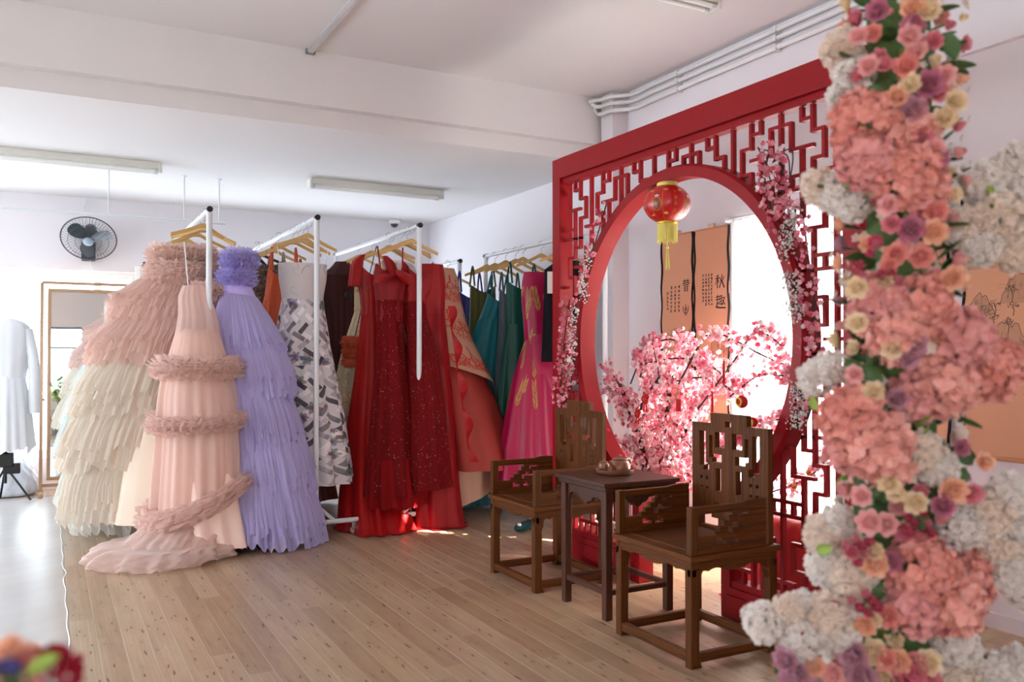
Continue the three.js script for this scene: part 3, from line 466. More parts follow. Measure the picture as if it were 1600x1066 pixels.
function scroll(z0, z1, kind, label) {
  const y0 = 0.78, y1 = 2.08, x = XW - 0.012, t = thing('hanging_scroll', label, 'scroll', [x, y0, (z0 + z1) / 2]);
  const w = z1 - z0, h = y1 - y0, g = new THREE.BoxGeometry(0.004, h, w, 1, 40, 4); g.translate(0, h / 2, 0);
  const p = g.attributes.position; for (let i = 0; i < p.count; i++) p.setX(i, p.getX(i) - 0.003 - 0.003 * Math.sin(p.getY(i) * 9 + kind));
  const n = g.attributes.normal, uv = g.attributes.uv; for (let i = 0; i < p.count; i++) if (Math.abs(n.getX(i)) > 0.5) uv.setXY(i, p.getZ(i) / w + 0.5, p.getY(i) / h); g.computeVertexNormals();
  part('painting', g, std({ map: scrollTex(kind), roughness: 0.85 }), t);
  for (const s of [-1, 1]) { // wavy black cloth border
    const pts = []; for (let i = 0; i <= 26; i++) pts.push(V(-0.007, h * i / 26, s * (w / 2 - 0.004) + 0.005 * Math.sin(i * 1.25 + s + kind)));
    part('black_border', G(tube(pts, 0.0075, 80, 6)), std({ color: '#15100f', roughness: 0.9 }), t);
  }
  part('bottom_rod', rod(V(-0.012, 0.0, -w / 2 - 0.01), V(-0.012, 0.0, w / 2 + 0.01), 0.011, 0.011, 14), std({ color: '#c98d62', roughness: 0.5 }), t);
  part('top_rod', rod(V(-0.006, h, -w / 2), V(-0.006, h, w / 2), 0.006), std({ color: '#b98a66', roughness: 0.5 }), t);
  part('hanging_clip', rbox(-0.012, 0.004, h, h + 0.03, -0.03, 0.03, 0.003), std({ color: '#d8bfa0', roughness: 0.6 }), t);
}
scroll(-4.85, -4.512, 1, 'tan ink landscape scroll with rows of small writing, beside the pilaster');
scroll(-4.500, -4.165, 0, 'tan ink landscape scroll with two large black characters, beside the window');
scroll(-2.932, -2.648, 3, 'tan scroll mostly hidden behind the flower column');
scroll(-2.575, -2.235, 2, 'tan ink scroll of rocky peaks and trees behind the white blossoms');
{ // curtain rod and gathered sheer
  const t = thing('sheer_curtain', 'white sheer curtain drawn across the tall bright window', 'curtain', [XW - 0.06, 0, 0]);
  part('curtain_rod', rod(V(0, 2.105, -4.17), V(0, 2.105, -2.94), 0.008), M.whiteMetal, t);
  for (const z of [-4.15, -2.955]) part('rod_bracket', rbox(-0.01, 0.058, 2.09, 2.12, z - 0.01, z + 0.01, 0.002), M.whiteMetal, t);
  const mk = (z0, z1, ph) => { const g = new THREE.PlaneGeometry(1, 2.02, 70, 30), p = g.attributes.position; for (let i = 0; i < p.count; i++) { const u = p.getX(i) + 0.5, v = p.getY(i) / 2.02 + 0.5; const nar = 1 - 0.03 * Math.sin(v * PI); p.setXYZ(i, 0.014 * Math.sin(u * 60 + ph) * (0.6 + 0.4 * v) - 0.004, 0.07 + v * 2.02, z0 + (z1 - z0) * (0.5 + (u - 0.5) * nar)); } g.computeVertexNormals(); return g; };
  const sheer = phy({ color: '#fbf8f4', transmission: 0.62, roughness: 0.95, thickness: 0 });
  part('sheer_panel', mk(-4.095, -3.43, 0), sheer, t); part('sheer_panel', mk(-3.46, -2.94, 2), sheer, t);
}

// ---------------------------------------------------------------- gowns
const sample = (prof, t) => { const n = prof.length - 1, f = Math.min(n - 1e-6, Math.max(0, t * n)), i = Math.floor(f), u = f - i, P = k => prof[Math.max(0, Math.min(n, k))], out = []; for (let c = 0; c < 5; c++) { const a = P(i - 1)[c] || 0, b = P(i)[c] || 0, d = P(i + 1)[c] || 0, e = P(i + 2)[c] || 0; out.push(0.5 * (2 * b + (d - a) * u + (2 * a - 5 * b + 4 * d - e) * u * u + (3 * b - a - 3 * d + e) * u * u * u)); } return out; };
// a closed cloth surface: profile rows are [height, half width, half depth, shift x, shift z]; folds deepen towards the hem
function cloth({ prof, seg = 180, rows = 36, folds = 14, amp = [0.01, 0.1], seed = 1, jag = 0, tilt = [0, 0], twist = 0, crumple = 0, neck = 0 }) {
  const R = rng(seed * 7919 + 13), K = 5, w = []; for (let k = 0; k < K; k++) w.push([Math.max(2, Math.round(folds * (0.45 + k * 0.33 + R() * 0.2))), R() * 7, (1 - k * 0.12) * (0.6 + R() * 0.6), (R() - 0.5) * 2]);
  const n0 = []; for (let i = 0; i < seg; i++) n0.push(R() - 0.5); const nz = n0.map((_, i) => { let q = 0; for (let k = -3; k <= 3; k++) q += n0[(i + k + seg) % seg]; return q / 3.2; });
  const pos = [], uv = [], idx = [], r0 = sample(prof, 0.5), circ = PI * (r0[1] + r0[2]);
  for (let j = 0; j <= rows; j++) {
    const t = j / rows, [h, rx, rz, ox, oz] = sample(prof, t), A = amp[0] + (amp[1] - amp[0]) * Math.pow(t, 1.1);
    for (let i = 0; i <= seg; i++) {
      const a = (i % seg) / seg * 2 * PI; let f = 0; for (const [n, ph, g, tw] of w) f += g * Math.cos(n * a + ph + tw * twist * t); f /= 2.2; f = f > 0 ? Math.pow(f, 0.8) : f * 1.1;
      const cr = crumple ? crumple * (Math.sin(a * 9 + t * 14 + seed) * Math.sin(t * 23 + a * 4) + 0.6 * Math.sin(a * 23 - t * 31 + seed * 2)) : 0;
      const s = 1 + A * f + cr, x = Math.cos(a) * rx * s, z = Math.sin(a) * rz * s;
      let y = h + neck * Math.pow(1 - t, 2) * Math.cos(2 * a) + x * tilt[0] + z * tilt[1] + jag * Math.pow(t, 3) * (nz[i % seg] + 0.5 * f); if (y < 0.003) y = 0.003 + 0.002 * (1 + f);
      pos.push(x + ox, y, z + oz); uv.push(i / seg * Math.max(0.3, circ), h);
    }
  }
  for (let j = 0; j < rows; j++) for (let i = 0; i < seg; i++) { const A = j * (seg + 1) + i, B = A + seg + 1; idx.push(A, B, A + 1, A + 1, B, B + 1); }
  const g = new THREE.BufferGeometry(); g.setAttribute('position', new THREE.Float32BufferAttribute(pos, 3)); g.setAttribute('uv', new THREE.Float32BufferAttribute(uv, 2)); g.setIndex(idx); g.computeVertexNormals();
  const n = g.attributes.normal; for (let j = 0; j <= rows; j++) { const A = j * (seg + 1), B = A + seg, v = V(n.getX(A) + n.getX(B), n.getY(A) + n.getY(B), n.getZ(A) + n.getZ(B)).normalize(); n.setXYZ(A, v.x, v.y, v.z); n.setXYZ(B, v.x, v.y, v.z); }
  return g;
}
// fluffy gathered net: many short frills round one line
function fluff({ h, rx, rz, ox = 0, oz = 0, size = 0.08, layers = 9, seed = 1, tilt = [0, 0], up = 0.6 }) {
  const R = rng(seed * 31 + 5), gs = [];
  for (let k = 0; k < 3; k++) { // crumpled rolls
    const T = size * (0.5 - 0.11 * k), nA = 240, nB = 14, w = []; for (let i = 0; i < 9; i++) w.push([14 + (R() * 60 | 0), (R() * 9 | 0) - 4, R() * 7, 0.4 + R() * 0.6]);
    const pos = [], uv = [], idx = [];
    for (let j = 0; j <= nB; j++) for (let i = 0; i <= nA; i++) { const A = (i % nA) / nA * 2 * PI, B = (j % nB) / nB * 2 * PI; let f = 0; for (const [p, q, ph, g] of w) f += g * Math.sin(p * A + q * B + ph); const r = T * (1 + 0.085 * f), e = T * 0.55 + Math.cos(B) * r, x = Math.cos(A) * (rx + e), z = Math.sin(A) * (rz + e); pos.push(x + ox, Math.max(0.004, h + Math.sin(B) * r * 0.95 + (up - 0.6) * T + x * tilt[0] + z * tilt[1]), z + oz); uv.push(i / nA, j / nB * 0.1); }
    for (let j = 0; j < nB; j++) for (let i = 0; i < nA; i++) { const A = j * (nA + 1) + i, B = A + nA + 1; idx.push(A, B, A + 1, A + 1, B, B + 1); }
    const g = new THREE.BufferGeometry(); g.setAttribute('position', new THREE.Float32BufferAttribute(pos, 3)); g.setAttribute('uv', new THREE.Float32BufferAttribute(uv, 2)); g.setIndex(idx); g.computeVertexNormals(); gs.push(g);
  }
  
  for (let k = 0; k < layers; k++) { // loose net edges
    const e = (k + 0.5) / layers * PI * (0.62 + up * 0.38) - PI / 2 + (R() - 0.5) * 0.2, l = size * (0.95 + R() * 0.3), c = Math.cos(e) * 0.92, q = Math.sin(e) * 0.8;
    gs.push(cloth({ prof: [[h, rx, rz, ox, oz], [h + q * l * 0.5, rx + c * l * 0.55, rz + c * l * 0.55, ox, oz], [h + q * l, rx + c * l, rz + c * l, ox, oz]], seg: 200, rows: 4, folds: 26 + (R() * 14 | 0), amp: [0.01, 0.13 * size / Math.max(0.12, rx)], seed: seed + k * 3, jag: size * 0.22, tilt, twist: 2, crumple: 0.01 }));
  }
  return merge(gs);
}
const streak = (seed, lo, hi) => tex(512, 512, (x, w, h) => { const R = rng(seed); x.fillStyle = gray((lo + hi) / 2); x.fillRect(0, 0, w, h); for (let i = 0; i < 700; i++) { x.strokeStyle = gray(lo + R() * (hi - lo), 0.35); x.lineWidth = 0.5 + R() * 2; const X = R() * w, d = (R() - 0.5) * 40, Y = R() * h, l = 60 + R() * 300; x.beginPath(); x.moveTo(X, Y); x.quadraticCurveTo(X + d, Y + l / 2, X + d * 0.4, Y + l); x.stroke(); } }, true, [2.2, 1.4]);
const streakT = streak(31, 236, 255), weave = tex(256, 256, (x, w, h) => { const R = rng(8); x.fillStyle = gray(128); x.fillRect(0, 0, w, h); for (let i = 0; i < 4000; i++) { x.fillStyle = gray(80 + R() * 100, 0.4); x.fillRect(R() * w, R() * h, 1 + R() * 3, 1 + R() * 6); } }, false, [6, 6]);
const tulle = (c, tr = 0.45, op = 1) => phy({ color: c, opacity: op, transparent: op < 1, map: streakT, roughness: 0.95, transmission: tr, thickness: 0, sheen: 0.4, sheenColor: new THREE.Color(c), sheenRoughness: 0.6, bumpMap: weave, bumpScale: 0.0015 });
const satin = (c, r = 0.38) => phy({ color: c, roughness: r, specularIntensity: 0.6, sheen: 0.2, sheenColor: new THREE.Color(c), sheenRoughness: 0.4, bumpMap: weave, bumpScale: 0.0004 });
const matte = (c, map) => phy({ color: map ? '#ffffff' : c, map: map || null, roughness: 0.85, specularIntensity: 0.4, sheen: 0.12, sheenColor: new THREE.Color(c), bumpMap: weave, bumpScale: 0.0006 });

// clothes racks
const RX = [0.92, 1.63, 2.39], RZ0 = -5.87, RZ1 = -7.94;
function rack(x, z0, z1, h, label, foot = 0.30) {
  const t = thing('clothes_rack', label, 'clothes rack', [x, 0, (z0 + z1) / 2]), a = (z0 - z1) / 2;
  for (const s of [1, -1]) {
    part('post', rod(V(0, 0.1, s * a), V(0, h, s * a), 0.019, 0.019, 18), M.whiteMetal, t);
    part('end_cap', rod(V(0, h, s * (a - 0.012)), V(0, h, s * (a + 0.024)), 0.0195, 0.0195, 18), M.black, t);
    const f = part('foot_bar', rod(V(-foot, 0.095, s * a), V(foot, 0.095, s * a), 0.017, 0.017, 14), M.whiteMetal, t);
    for (const q of [-1, 1]) {
      part('brace', rod(V(q * 0.13, 0.1, s * a), V(0, 0.22, s * a), 0.013, 0.013, 12), M.whiteMetal, t);
      const c = part('caster', merge([rbox(q * foot - 0.014 - q * 0.03, q * foot + 0.014 - q * 0.03, 0.03, 0.085, s * a - 0.016, s * a + 0.016, 0.003)]), M.chrome, t);
      part('wheel', G(new THREE.CylinderGeometry(0.026, 0.026, 0.018, 20), g => { g.rotateX(PI / 2); g.translate(q * foot - q * 0.03, 0.026, s * a); }), std({ color: '#b9b4b0', roughness: 0.4 }), c);
    }
  }
  part('hanging_bar', rod(V(0, h, -a), V(0, h, a), 0.016, 0.016, 18), M.whiteMetal, t);
}
rack(RX[0], RZ0, RZ1, 2.2, 'white steel clothes rack holding the blush and lavender tulle gowns');
rack(RX[1], RZ0, RZ1, 2.2, 'white steel clothes rack holding the black and white printed gown');
rack(RX[2], RZ0, RZ1, 2.2, 'white steel clothes rack holding the dark red gowns');
rack(3.42, -4.98, -6.84, 2.13, 'white steel clothes rack along the wall holding teal and fuchsia gowns', 0.24);
rack(3.27, -7.07, -8.75, 2.1, 'white steel clothes rack in the far corner holding lace and navy gowns', 0.24);

// hangers
const hangerGeo = (() => { const s = new THREE.Shape(); s.moveTo(-0.215, -0.085); s.quadraticCurveTo(-0.09, -0.035, -0.03, 0.0); s.quadraticCurveTo(0, 0.022, 0.03, 0.0); s.quadraticCurveTo(0.09, -0.035, 0.215, -0.085); s.lineTo(0.213, -0.105); s.quadraticCurveTo(0.09, -0.06, 0.03, -0.026); s.quadraticCurveTo(0, -0.018, -0.03, -0.026); s.quadraticCurveTo(-0.09, -0.06, -0.213, -0.105); s.closePath(); const g = new THREE.ExtrudeGeometry(s, { depth: 0.006, bevelEnabled: true, bevelThickness: 0.003, bevelSize: 0.001, bevelSegments: 2, curveSegments: 12 }); g.translate(0, 0, -0.004); return g; })();
const hookGeo = tube([V(0, 0.0, 0), V(0, 0.05, 0), V(0.022, 0.068, 0), V(0.024, 0.092, 0), V(0, 0.108, 0), V(-0.022, 0.095, 0), V(-0.024, 0.085, 0)], 0.0025, 30, 6);
function hanger(x, z, h, label, group, mat = M.hanger, turn = 0, rollZ = 0) {
  const t = thing('clothes_hanger', label, 'hanger', [x, h + 0.018 - 0.108, z], turn, group); t.rotation.z = rollZ;
  part('hanger_body', hangerGeo, mat, t); part('hook', hookGeo, M.chrome, t); return t;
}
function gown(name, label, x, z, turn = 0) { return thing(name, label, 'gown', [x, 0, z], turn); }
{ // 1 blush gown with net bands, front of rack one
  const t = gown('blush_tulle_gown', 'blush pink strapless gown with three fluffy net bands and a train on the floor', 0.86, -6.0);
  const net = tulle('#ffdfd2', 0.35, 0.75), under = satin('#ffe0d2', 0.55), fl = tulle('#ffdfd3', 0.45, 0.7);
  part('bodice', cloth({ prof: [[1.70, 0.075, 0.06, -0.02, 0.08], [1.62, 0.10, 0.075, -0.02, 0.08], [1.5, 0.12, 0.09, 0, 0.08], [1.38, 0.14, 0.10, 0, 0.08]], rows: 14, folds: 10, amp: [0.05, 0.04], seed: 3, jag: 0.01 }), fl, t);
  part('underskirt', cloth({ prof: [[1.4, 0.125, 0.09, 0, 0.08], [1.1, 0.19, 0.15, 0, 0.1], [0.7, 0.235, 0.2, 0.02, 0.13], [0.35, 0.265, 0.25, 0.05, 0.17], [0.05, 0.29, 0.29, 0.08, 0.20]], folds: 8, amp: [0.01, 0.11], seed: 4 }), under, t);
  const sk = part('skirt', cloth({ prof: [[1.42, 0.13, 0.095, 0, 0.08], [1.25, 0.18, 0.15, 0, 0.1], [1.0, 0.24, 0.21, 0, 0.12], [0.7, 0.27, 0.24, 0.01, 0.15], [0.30, 0.285, 0.265, 0.0, 0.17]], folds: 16, amp: [0.01, 0.08], seed: 5, twist: 1 }), net, t);
  part('train', merge([cloth({ prof: [[0.26, 0.25, 0.22, -0.02, 0.16], [0.15, 0.27, 0.25, -0.06, 0.19], [0.09, 0.32, 0.30, -0.12, 0.22], [0.09, 0.38, 0.35, -0.20, 0.26], [0.05, 0.42, 0.39, -0.23, 0.28], [0.01, 0.43, 0.40, -0.24, 0.29]], rows: 54, folds: 13, amp: [0.03, 0.09], seed: 6, jag: 0.03, twist: 1, crumple: 0.022 }), cloth({ prof: [[0.2, 0.27, 0.25, -0.03, 0.18], [0.08, 0.33, 0.31, -0.12, 0.22], [0.012, 0.37, 0.35, -0.18, 0.25]], folds: 20, amp: [0.03, 0.14], seed: 61, jag: 0.05, crumple: 0.02 })]), tulle('#ffe4d9', 0.45, 0.7), t);
  part('ruffle', fluff({ h: 1.17, rx: 0.215, rz: 0.19, oz: 0.11, size: 0.095, seed: 7, up: 0.7 }), fl, t);
  part('ruffle', fluff({ h: 0.83, rx: 0.25, rz: 0.22, oz: 0.14, size: 0.09, seed: 8, tilt: [0.05, -0.05], up: 0.7 }), fl, t);
  part('ruffle', fluff({ h: 0.36, rx: 0.275, rz: 0.255, oz: 0.17, ox: 0.0, size: 0.105, seed: 9, tilt: [0.42, -0.12], up: 0.7 }), fl, t);
  part('hanging_loop', rod(V(-0.06, 1.69, 0.08), V(-0.08, 1.99, 0.03), 0.004), M.white, t);
}
{ // 2 big ruffled collar gown, blush above cream
  const t = gown('tiered_cream_gown', 'large cream and blush tiered tulle gown with a puffed ruffle collar', 0.82, -6.42);
  const bl = tulle('#ffe0d3', 0.42, 0.75), cr = tulle('#fff4e4', 0.42, 0.75), sat = satin('#ecd8c2', 0.5);
  part('collar', merge([fluff({ h: 1.93, rx: 0.15, rz: 0.07, oz: 0.1, size: 0.1, layers: 11, seed: 21, up: 0.9 }), fluff({ h: 1.82, rx: 0.17, rz: 0.08, oz: 0.12, size: 0.1, layers: 10, seed: 22, up: 0.7 })]), bl, t);
  part('bodice', cloth({ prof: [[1.9, 0.15, 0.07, 0, 0.06], [1.7, 0.17, 0.08, -0.02, 0.06], [1.5, 0.19, 0.1, -0.04, 0.06]], rows: 12, folds: 12, amp: [0.04, 0.06], seed: 23 }), bl, t);
  part('sleeve_ruffle', fluff({ h: 1.68, rx: 0.1, rz: 0.06, ox: 0.17, oz: 0.28, size: 0.08, layers: 9, seed: 24, up: 0.9 }), bl, t);
  [[1.80, 1.50, 0.20, 0.36, 0.10, 0.17, -0.02, -0.12, bl], [1.58, 1.20, 0.28, 0.44, 0.13, 0.20, -0.07, -0.17, bl], [1.30, 0.85, 0.36, 0.50, 0.15, 0.22, -0.11, -0.20, cr], [0.98, 0.50, 0.42, 0.55, 0.17, 0.24, -0.14, -0.22, cr], [0.62, 0.16, 0.46, 0.55, 0.18, 0.25, -0.16, -0.2, cr]].forEach(([h0, h1, r0, r1, d0, d1, o0, o1, m], i) =>
    part('tier', merge([0, 1, 2].map(k => cloth({ prof: [[h0, r0 * (1 - k * 0.04), d0, o0, 0.06], [(h0 + h1) / 2 + 0.05, (r0 + r1) / 2 + 0.02, (d0 + d1) / 2 + 0.01, (o0 + o1) / 2, 0.07], [h1 + k * 0.07, r1 * (1 - k * 0.03), d1, o1, 0.08]], seg: 300, rows: 16, folds: 34 + 8 * k, amp: [0.012, 0.05], seed: 30 + i * 5 + k, jag: 0.05, twist: 1, crumple: 0.006 }))), m, t));
  part('underskirt', cloth({ prof: [[0.9, 0.2, 0.16, -0.1, 0.14], [0.5, 0.26, 0.20, -0.13, 0.22], [0.16, 0.31, 0.22, -0.14, 0.26]], folds: 7, amp: [0.02, 0.09], seed: 50 }), sat, t);
}
{ // 3 ivory gown behind
  const t = gown('ivory_tulle_gown', 'ivory white tulle gown with a wide ragged hem, behind the cream tiered gown', 0.72, -6.85);
  const iv = tulle('#fffcf4', 0.42, 0.7);
  part('bodice', cloth({ prof: [[1.9, 0.16, 0.06], [1.6, 0.17, 0.07], [1.4, 0.2, 0.09]], rows: 10, folds: 9, amp: [0.02, 0.05], seed: 52 }), iv, t);
  [[1.45, 0.95, 0.2, 0.42, -0.03, -0.06], [1.1, 0.55, 0.36, 0.53, -0.04, -0.06], [0.7, 0.2, 0.46, 0.60, -0.05, -0.06], [0.4, 0.03, 0.5, 0.57, -0.04, 0.0]].forEach(([h0, h1, r0, r1, o0, o1], i) =>
    part('tier', merge([0, 1].map(k => cloth({ prof: [[h0, r0, 0.12, o0, 0.0], [(h0 + h1) / 2, (r0 + r1) / 2 + 0.02, 0.2, (o0 + o1) / 2, 0.05], [h1 + k * 0.06, r1 - k * 0.02, 0.30, o1, 0.12]], seg: 300, rows: 16, folds: 36, amp: [0.012, 0.05], seed: 55 + i * 4 + k, jag: 0.06, twist: 1, crumple: 0.006 }))), iv, t));
}
{ // black lace, sky blue and white gowns at the back of rack one (seen in the mirror)
  const lace = tex(256, 256, (x, w, h) => { const R = rng(70); x.fillStyle = '#12151c'; x.fillRect(0, 0, w, h); for (let i = 0; i < 90; i++) { x.fillStyle = `rgba(190,196,205,${0.15 + R() * 0.5})`; const X = R() * w, Y = R() * h; for (let k = 0; k < 5; k++) { x.beginPath(); x.ellipse(X + Math.cos(k * 1.26) * 4, Y + Math.sin(k * 1.26) * 4, 3, 1.6, k * 1.26, 0, 7); x.fill(); } } }, true, [2, 2]);
  let t = gown('black_lace_gown', 'black lace gown with pale flower sprigs, seen in the mirror', 0.80, -7.2);
  part('bodice', cloth({ prof: [[1.97, 0.16, 0.05], [1.85, 0.19, 0.07], [1.6, 0.16, 0.08], [1.42, 0.15, 0.08]], rows: 12, folds: 6, amp: [0.02, 0.04], seed: 71 }), matte('#20242c', lace), t);
  part('skirt', cloth({ prof: [[1.44, 0.15, 0.08], [1.0, 0.3, 0.11, -0.06], [0.5, 0.42, 0.14, -0.1], [0.12, 0.5, 0.16, -0.12]], folds: 13, amp: [0.01, 0.1], seed: 72 }), matte('#20242c', lace), t);
  t = gown('sky_blue_tulle_gown', 'sky blue tiered tulle gown, seen only in the mirror', 0.78, -7.5);
  [[1.8, 1.3, 0.16, 0.28], [1.4, 0.9, 0.24, 0.38], [1.0, 0.5, 0.34, 0.46], [0.6, 0.06, 0.42, 0.52]].forEach(([h0, h1, r0, r1], i) => part('tier', cloth({ prof: [[h0, r0, 0.08, -i * 0.03], [(h0 + h1) / 2, (r0 + r1) / 2 + 0.02, 0.11, -i * 0.03], [h1, r1, 0.13, -i * 0.04]], rows: 14, folds: 28, amp: [0.01, 0.08], seed: 75 + i, jag: 0.05 }), tulle('#8db4cc', 0.35), t));
  t = gown('white_tulle_gown', 'white tulle gown at the mirror end of the rack', 0.78, -7.8);
  [[1.9, 1.3, 0.16, 0.3], [1.4, 0.7, 0.26, 0.42], [0.8, 0.04, 0.38, 0.55]].forEach(([h0, h1, r0, r1], i) => part('tier', cloth({ prof: [[h0, r0, 0.07, -i * 0.04], [(h0 + h1) / 2, (r0 + r1) / 2 + 0.02, 0.1, -i * 0.04], [h1, r1, 0.12, -i * 0.05]], rows: 14, folds: 28, amp: [0.01, 0.08], seed: 85 + i, jag: 0.05 }), tulle('#ece6dd', 0.4), t));
}
{ // 4 lavender
  const t = gown('lavender_tulle_gown', 'lavender tiered tulle gown with a puffed ruffle shoulder', 1.13, -6.12);
  const la = tulle('#d9cfff', 0.32, 0.85), lf = tulle('#d3c8ff', 0.45, 0.75), ls = satin('#cbbefa', 0.5);
  part('shoulder_ruffle', merge([fluff({ h: 1.90, rx: 0.06, rz: 0.05, ox: 0.02, oz: 0.05, size: 0.085, layers: 11, seed: 101, up: 1 }), fluff({ h: 1.78, rx: 0.07, rz: 0.05, ox: 0.0, oz: 0.06, size: 0.075, layers: 9, seed: 102, up: 0.8 })]), lf, t);
  part('bodice', cloth({ prof: [[1.82, 0.07, 0.06, 0.0, 0.04], [1.72, 0.10, 0.08, 0.0, 0.05], [1.62, 0.12, 0.1, 0.02, 0.05]], rows: 12, folds: 9, amp: [0.03, 0.05], seed: 103 }), ls, t);
  [[1.66, 1.22, 0.12, 0.23, 0.10, 0.17, 0.02, 0.08, 0.05, 0.12], [1.38, 0.95, 0.19, 0.25, 0.15, 0.20, 0.06, 0.11, 0.1, 0.17], [1.08, 0.62, 0.22, 0.275, 0.18, 0.23, 0.09, 0.14, 0.15, 0.22], [0.76, 0.30, 0.25, 0.30, 0.21, 0.26, 0.13, 0.17, 0.2, 0.27], [0.46, 0.02, 0.28, 0.33, 0.24, 0.30, 0.16, 0.19, 0.25, 0.32]].forEach(([h0, h1, r0, r1, d0, d1, o0, o1, p0, p1], i) =>
    part('tier', merge([0, 1, 2].map(k => cloth({ prof: [[h0, r0, d0, o0, p0], [(h0 + h1) / 2 + 0.04, (r0 + r1) / 2 + 0.02, (d0 + d1) / 2 + 0.02, (o0 + o1) / 2, (p0 + p1) / 2], [h1 + k * 0.06, r1 + 0.02 - k * 0.01, d1 + 0.02 - k * 0.01, o1, p1]], seg: 300, rows: 16, folds: 30 + 8 * k, amp: [0.012, 0.06], seed: 110 + i * 5 + k, jag: 0.05, twist: 1, crumple: 0.004, tilt: [i % 2 ? 0.10 : -0.12, 0] }))), la, t));
  part('underskirt', cloth({ prof: [[0.7, 0.2, 0.18, 0.08, 0.16], [0.3, 0.24, 0.22, 0.08, 0.2], [0.06, 0.27, 0.24, 0.08, 0.22]], folds: 7, amp: [0.03, 0.12], seed: 140 }), ls, t);
}
{ // 5 black and white print
  const bw = tex(1024, 1024, (x, w, h) => {
    const R = rng(150); x.fillStyle = '#d5d0d3'; x.fillRect(0, 0, w, h);
    for (let k = 0; k < 20; k++) for (let i = -1; i < 13; i++) { // woven diagonal ribbons
      x.save(); x.translate(i * 84 + (k % 2) * 42 + (R() - 0.5) * 26, k * 53 + (R() - 0.5) * 20); x.rotate((k % 2 ? 0.8 : -0.7) + (R() - 0.5) * 0.4); x.scale(1.2, 1.25); const d = R(); x.fillStyle = d < 0.22 ? '#4a464c' : d < 0.45 ? '#7c767e' : d < 0.65 ? '#aaa4ac' : '#efecef'; x.globalAlpha = 0.9; x.fillRect(-34, -11, 68, 22); x.fillStyle = 'rgba(60,54,62,0.25)'; x.fillRect(-34, -11, 18, 22); x.restore();
    }
    x.globalAlpha = 1;
    for (let i = 0; i < 46; i++) { const X = R() * w, Y = R() * h, s = 14 + R() * 26; for (let k = 0; k < 7; k++) { x.fillStyle = `rgba(${40 + R() * 90},${36 + R() * 80},${46 + R() * 90},0.5)`; x.beginPath(); x.ellipse(X + Math.cos(k) * s * 0.6, Y + Math.sin(k) * s * 0.6, s * 0.6, s * 0.35, k, 0, 7); x.fill(); } }
  }, true, [0.85, 0.85]);
  const pale = tex(512, 512, (x, w, h) => { const R = rng(151); x.fillStyle = '#cfc9c9'; x.fillRect(0, 0, w, h); for (let i = 0; i < 14; i++) { x.strokeStyle = `rgba(60,54,60,${0.3 + R() * 0.5})`; x.lineWidth = 1 + R() * 5; x.beginPath(); const X = R() * w, Y = R() * h; x.moveTo(X, Y); x.bezierCurveTo(X + R() * 60, Y - 40, X + 60, Y + R() * 60, X + (R() - 0.5) * 160, Y + 60); x.stroke(); } }, true, [2.4, 2.4]);
  const t = gown('black_and_white_gown', 'strapless gown with black and white woven ribbon print', 1.61, -6.16);
  part('bodice', cloth({ prof: [[1.905, 0.175, 0.1], [1.80, 0.172, 0.1], [1.70, 0.155, 0.095], [1.63, 0.147, 0.09]], rows: 12, folds: 5, amp: [0.02, 0.03], seed: 152 }), matte('#cfc9c9', pale), t);
  part('skirt', cloth({ prof: [[1.65, 0.148, 0.092], [1.3, 0.20, 0.14, 0.0, 0.02], [0.8, 0.255, 0.18, 0.03, 0.05], [0.34, 0.29, 0.21, 0.05, 0.07]], rows: 44, folds: 10, amp: [0.02, 0.15], seed: 153 }), matte('#cfc9c9', bw), t);
  for (const s of [-1, 1]) part('hanging_loop', rod(V(s * 0.165, 1.9, 0.0), V(s * 0.185, 2.03, 0.0), 0.003), M.white, t);
}
// 6 rest of rack two
function simple(name, label, x, z, mat, prof, o = {}) {
  const t = gown(name, label, x, z), cut = o.cut || 2;
  const p0 = prof[1], p1 = [p0[0] - 0.04, p0[1] * 0.92, p0[2], p0[3] || 0, p0[4] || 0], sx = p0[1] * 0.78, hh = prof[0][0] + 0.03;
  part('bodice', cloth({ prof: o.solid ? prof.slice(0, cut + 1) : [p1, ...prof.slice(2, cut + 1), ...(cut < 2 ? [] : [])].length > 1 ? [p1, ...prof.slice(2, cut + 1)] : [p1, prof[cut]], rows: 12, seg: 120, folds: o.bf || 7, amp: [0.05, 0.06], seed: (o.seed || 1) * 3 + 200, crumple: Math.max(0.012, o.crumple || 0), neck: o.solid ? 0 : 0.035 }), o.top || mat, t);
  if (!o.solid) for (const q of [-1, 1]) part('strap', tube([V(q * sx + (p0[3] || 0), p1[0] + 0.02, p0[2] * 0.7), V(q * sx * 0.95, hh, 0.0), V(q * sx + (p0[3] || 0), p1[0] + 0.02, -p0[2] * 0.7)], 0.009, 16, 6), o.top || mat, t);
  part('skirt', cloth({ prof: prof.slice(cut), rows: 34, folds: o.folds || 10, amp: o.amp || [0.03, 0.13], seed: (o.seed || 1) * 3 + 201, jag: o.jag || 0, twist: o.twist || 0 }), mat, t);
  return t;
}
simple('orange_satin_gown', 'burnt orange satin gown tucked behind the black and white print', 1.56, -6.52, satin('#c0481c'), [[2.03, 0.04, 0.03, -0.02], [1.9, 0.12, 0.06], [1.6, 0.15, 0.07], [1.1, 0.17, 0.09], [0.5, 0.18, 0.1], [0.1, 0.2, 0.11]], { seed: 2, crumple: 0.03 });
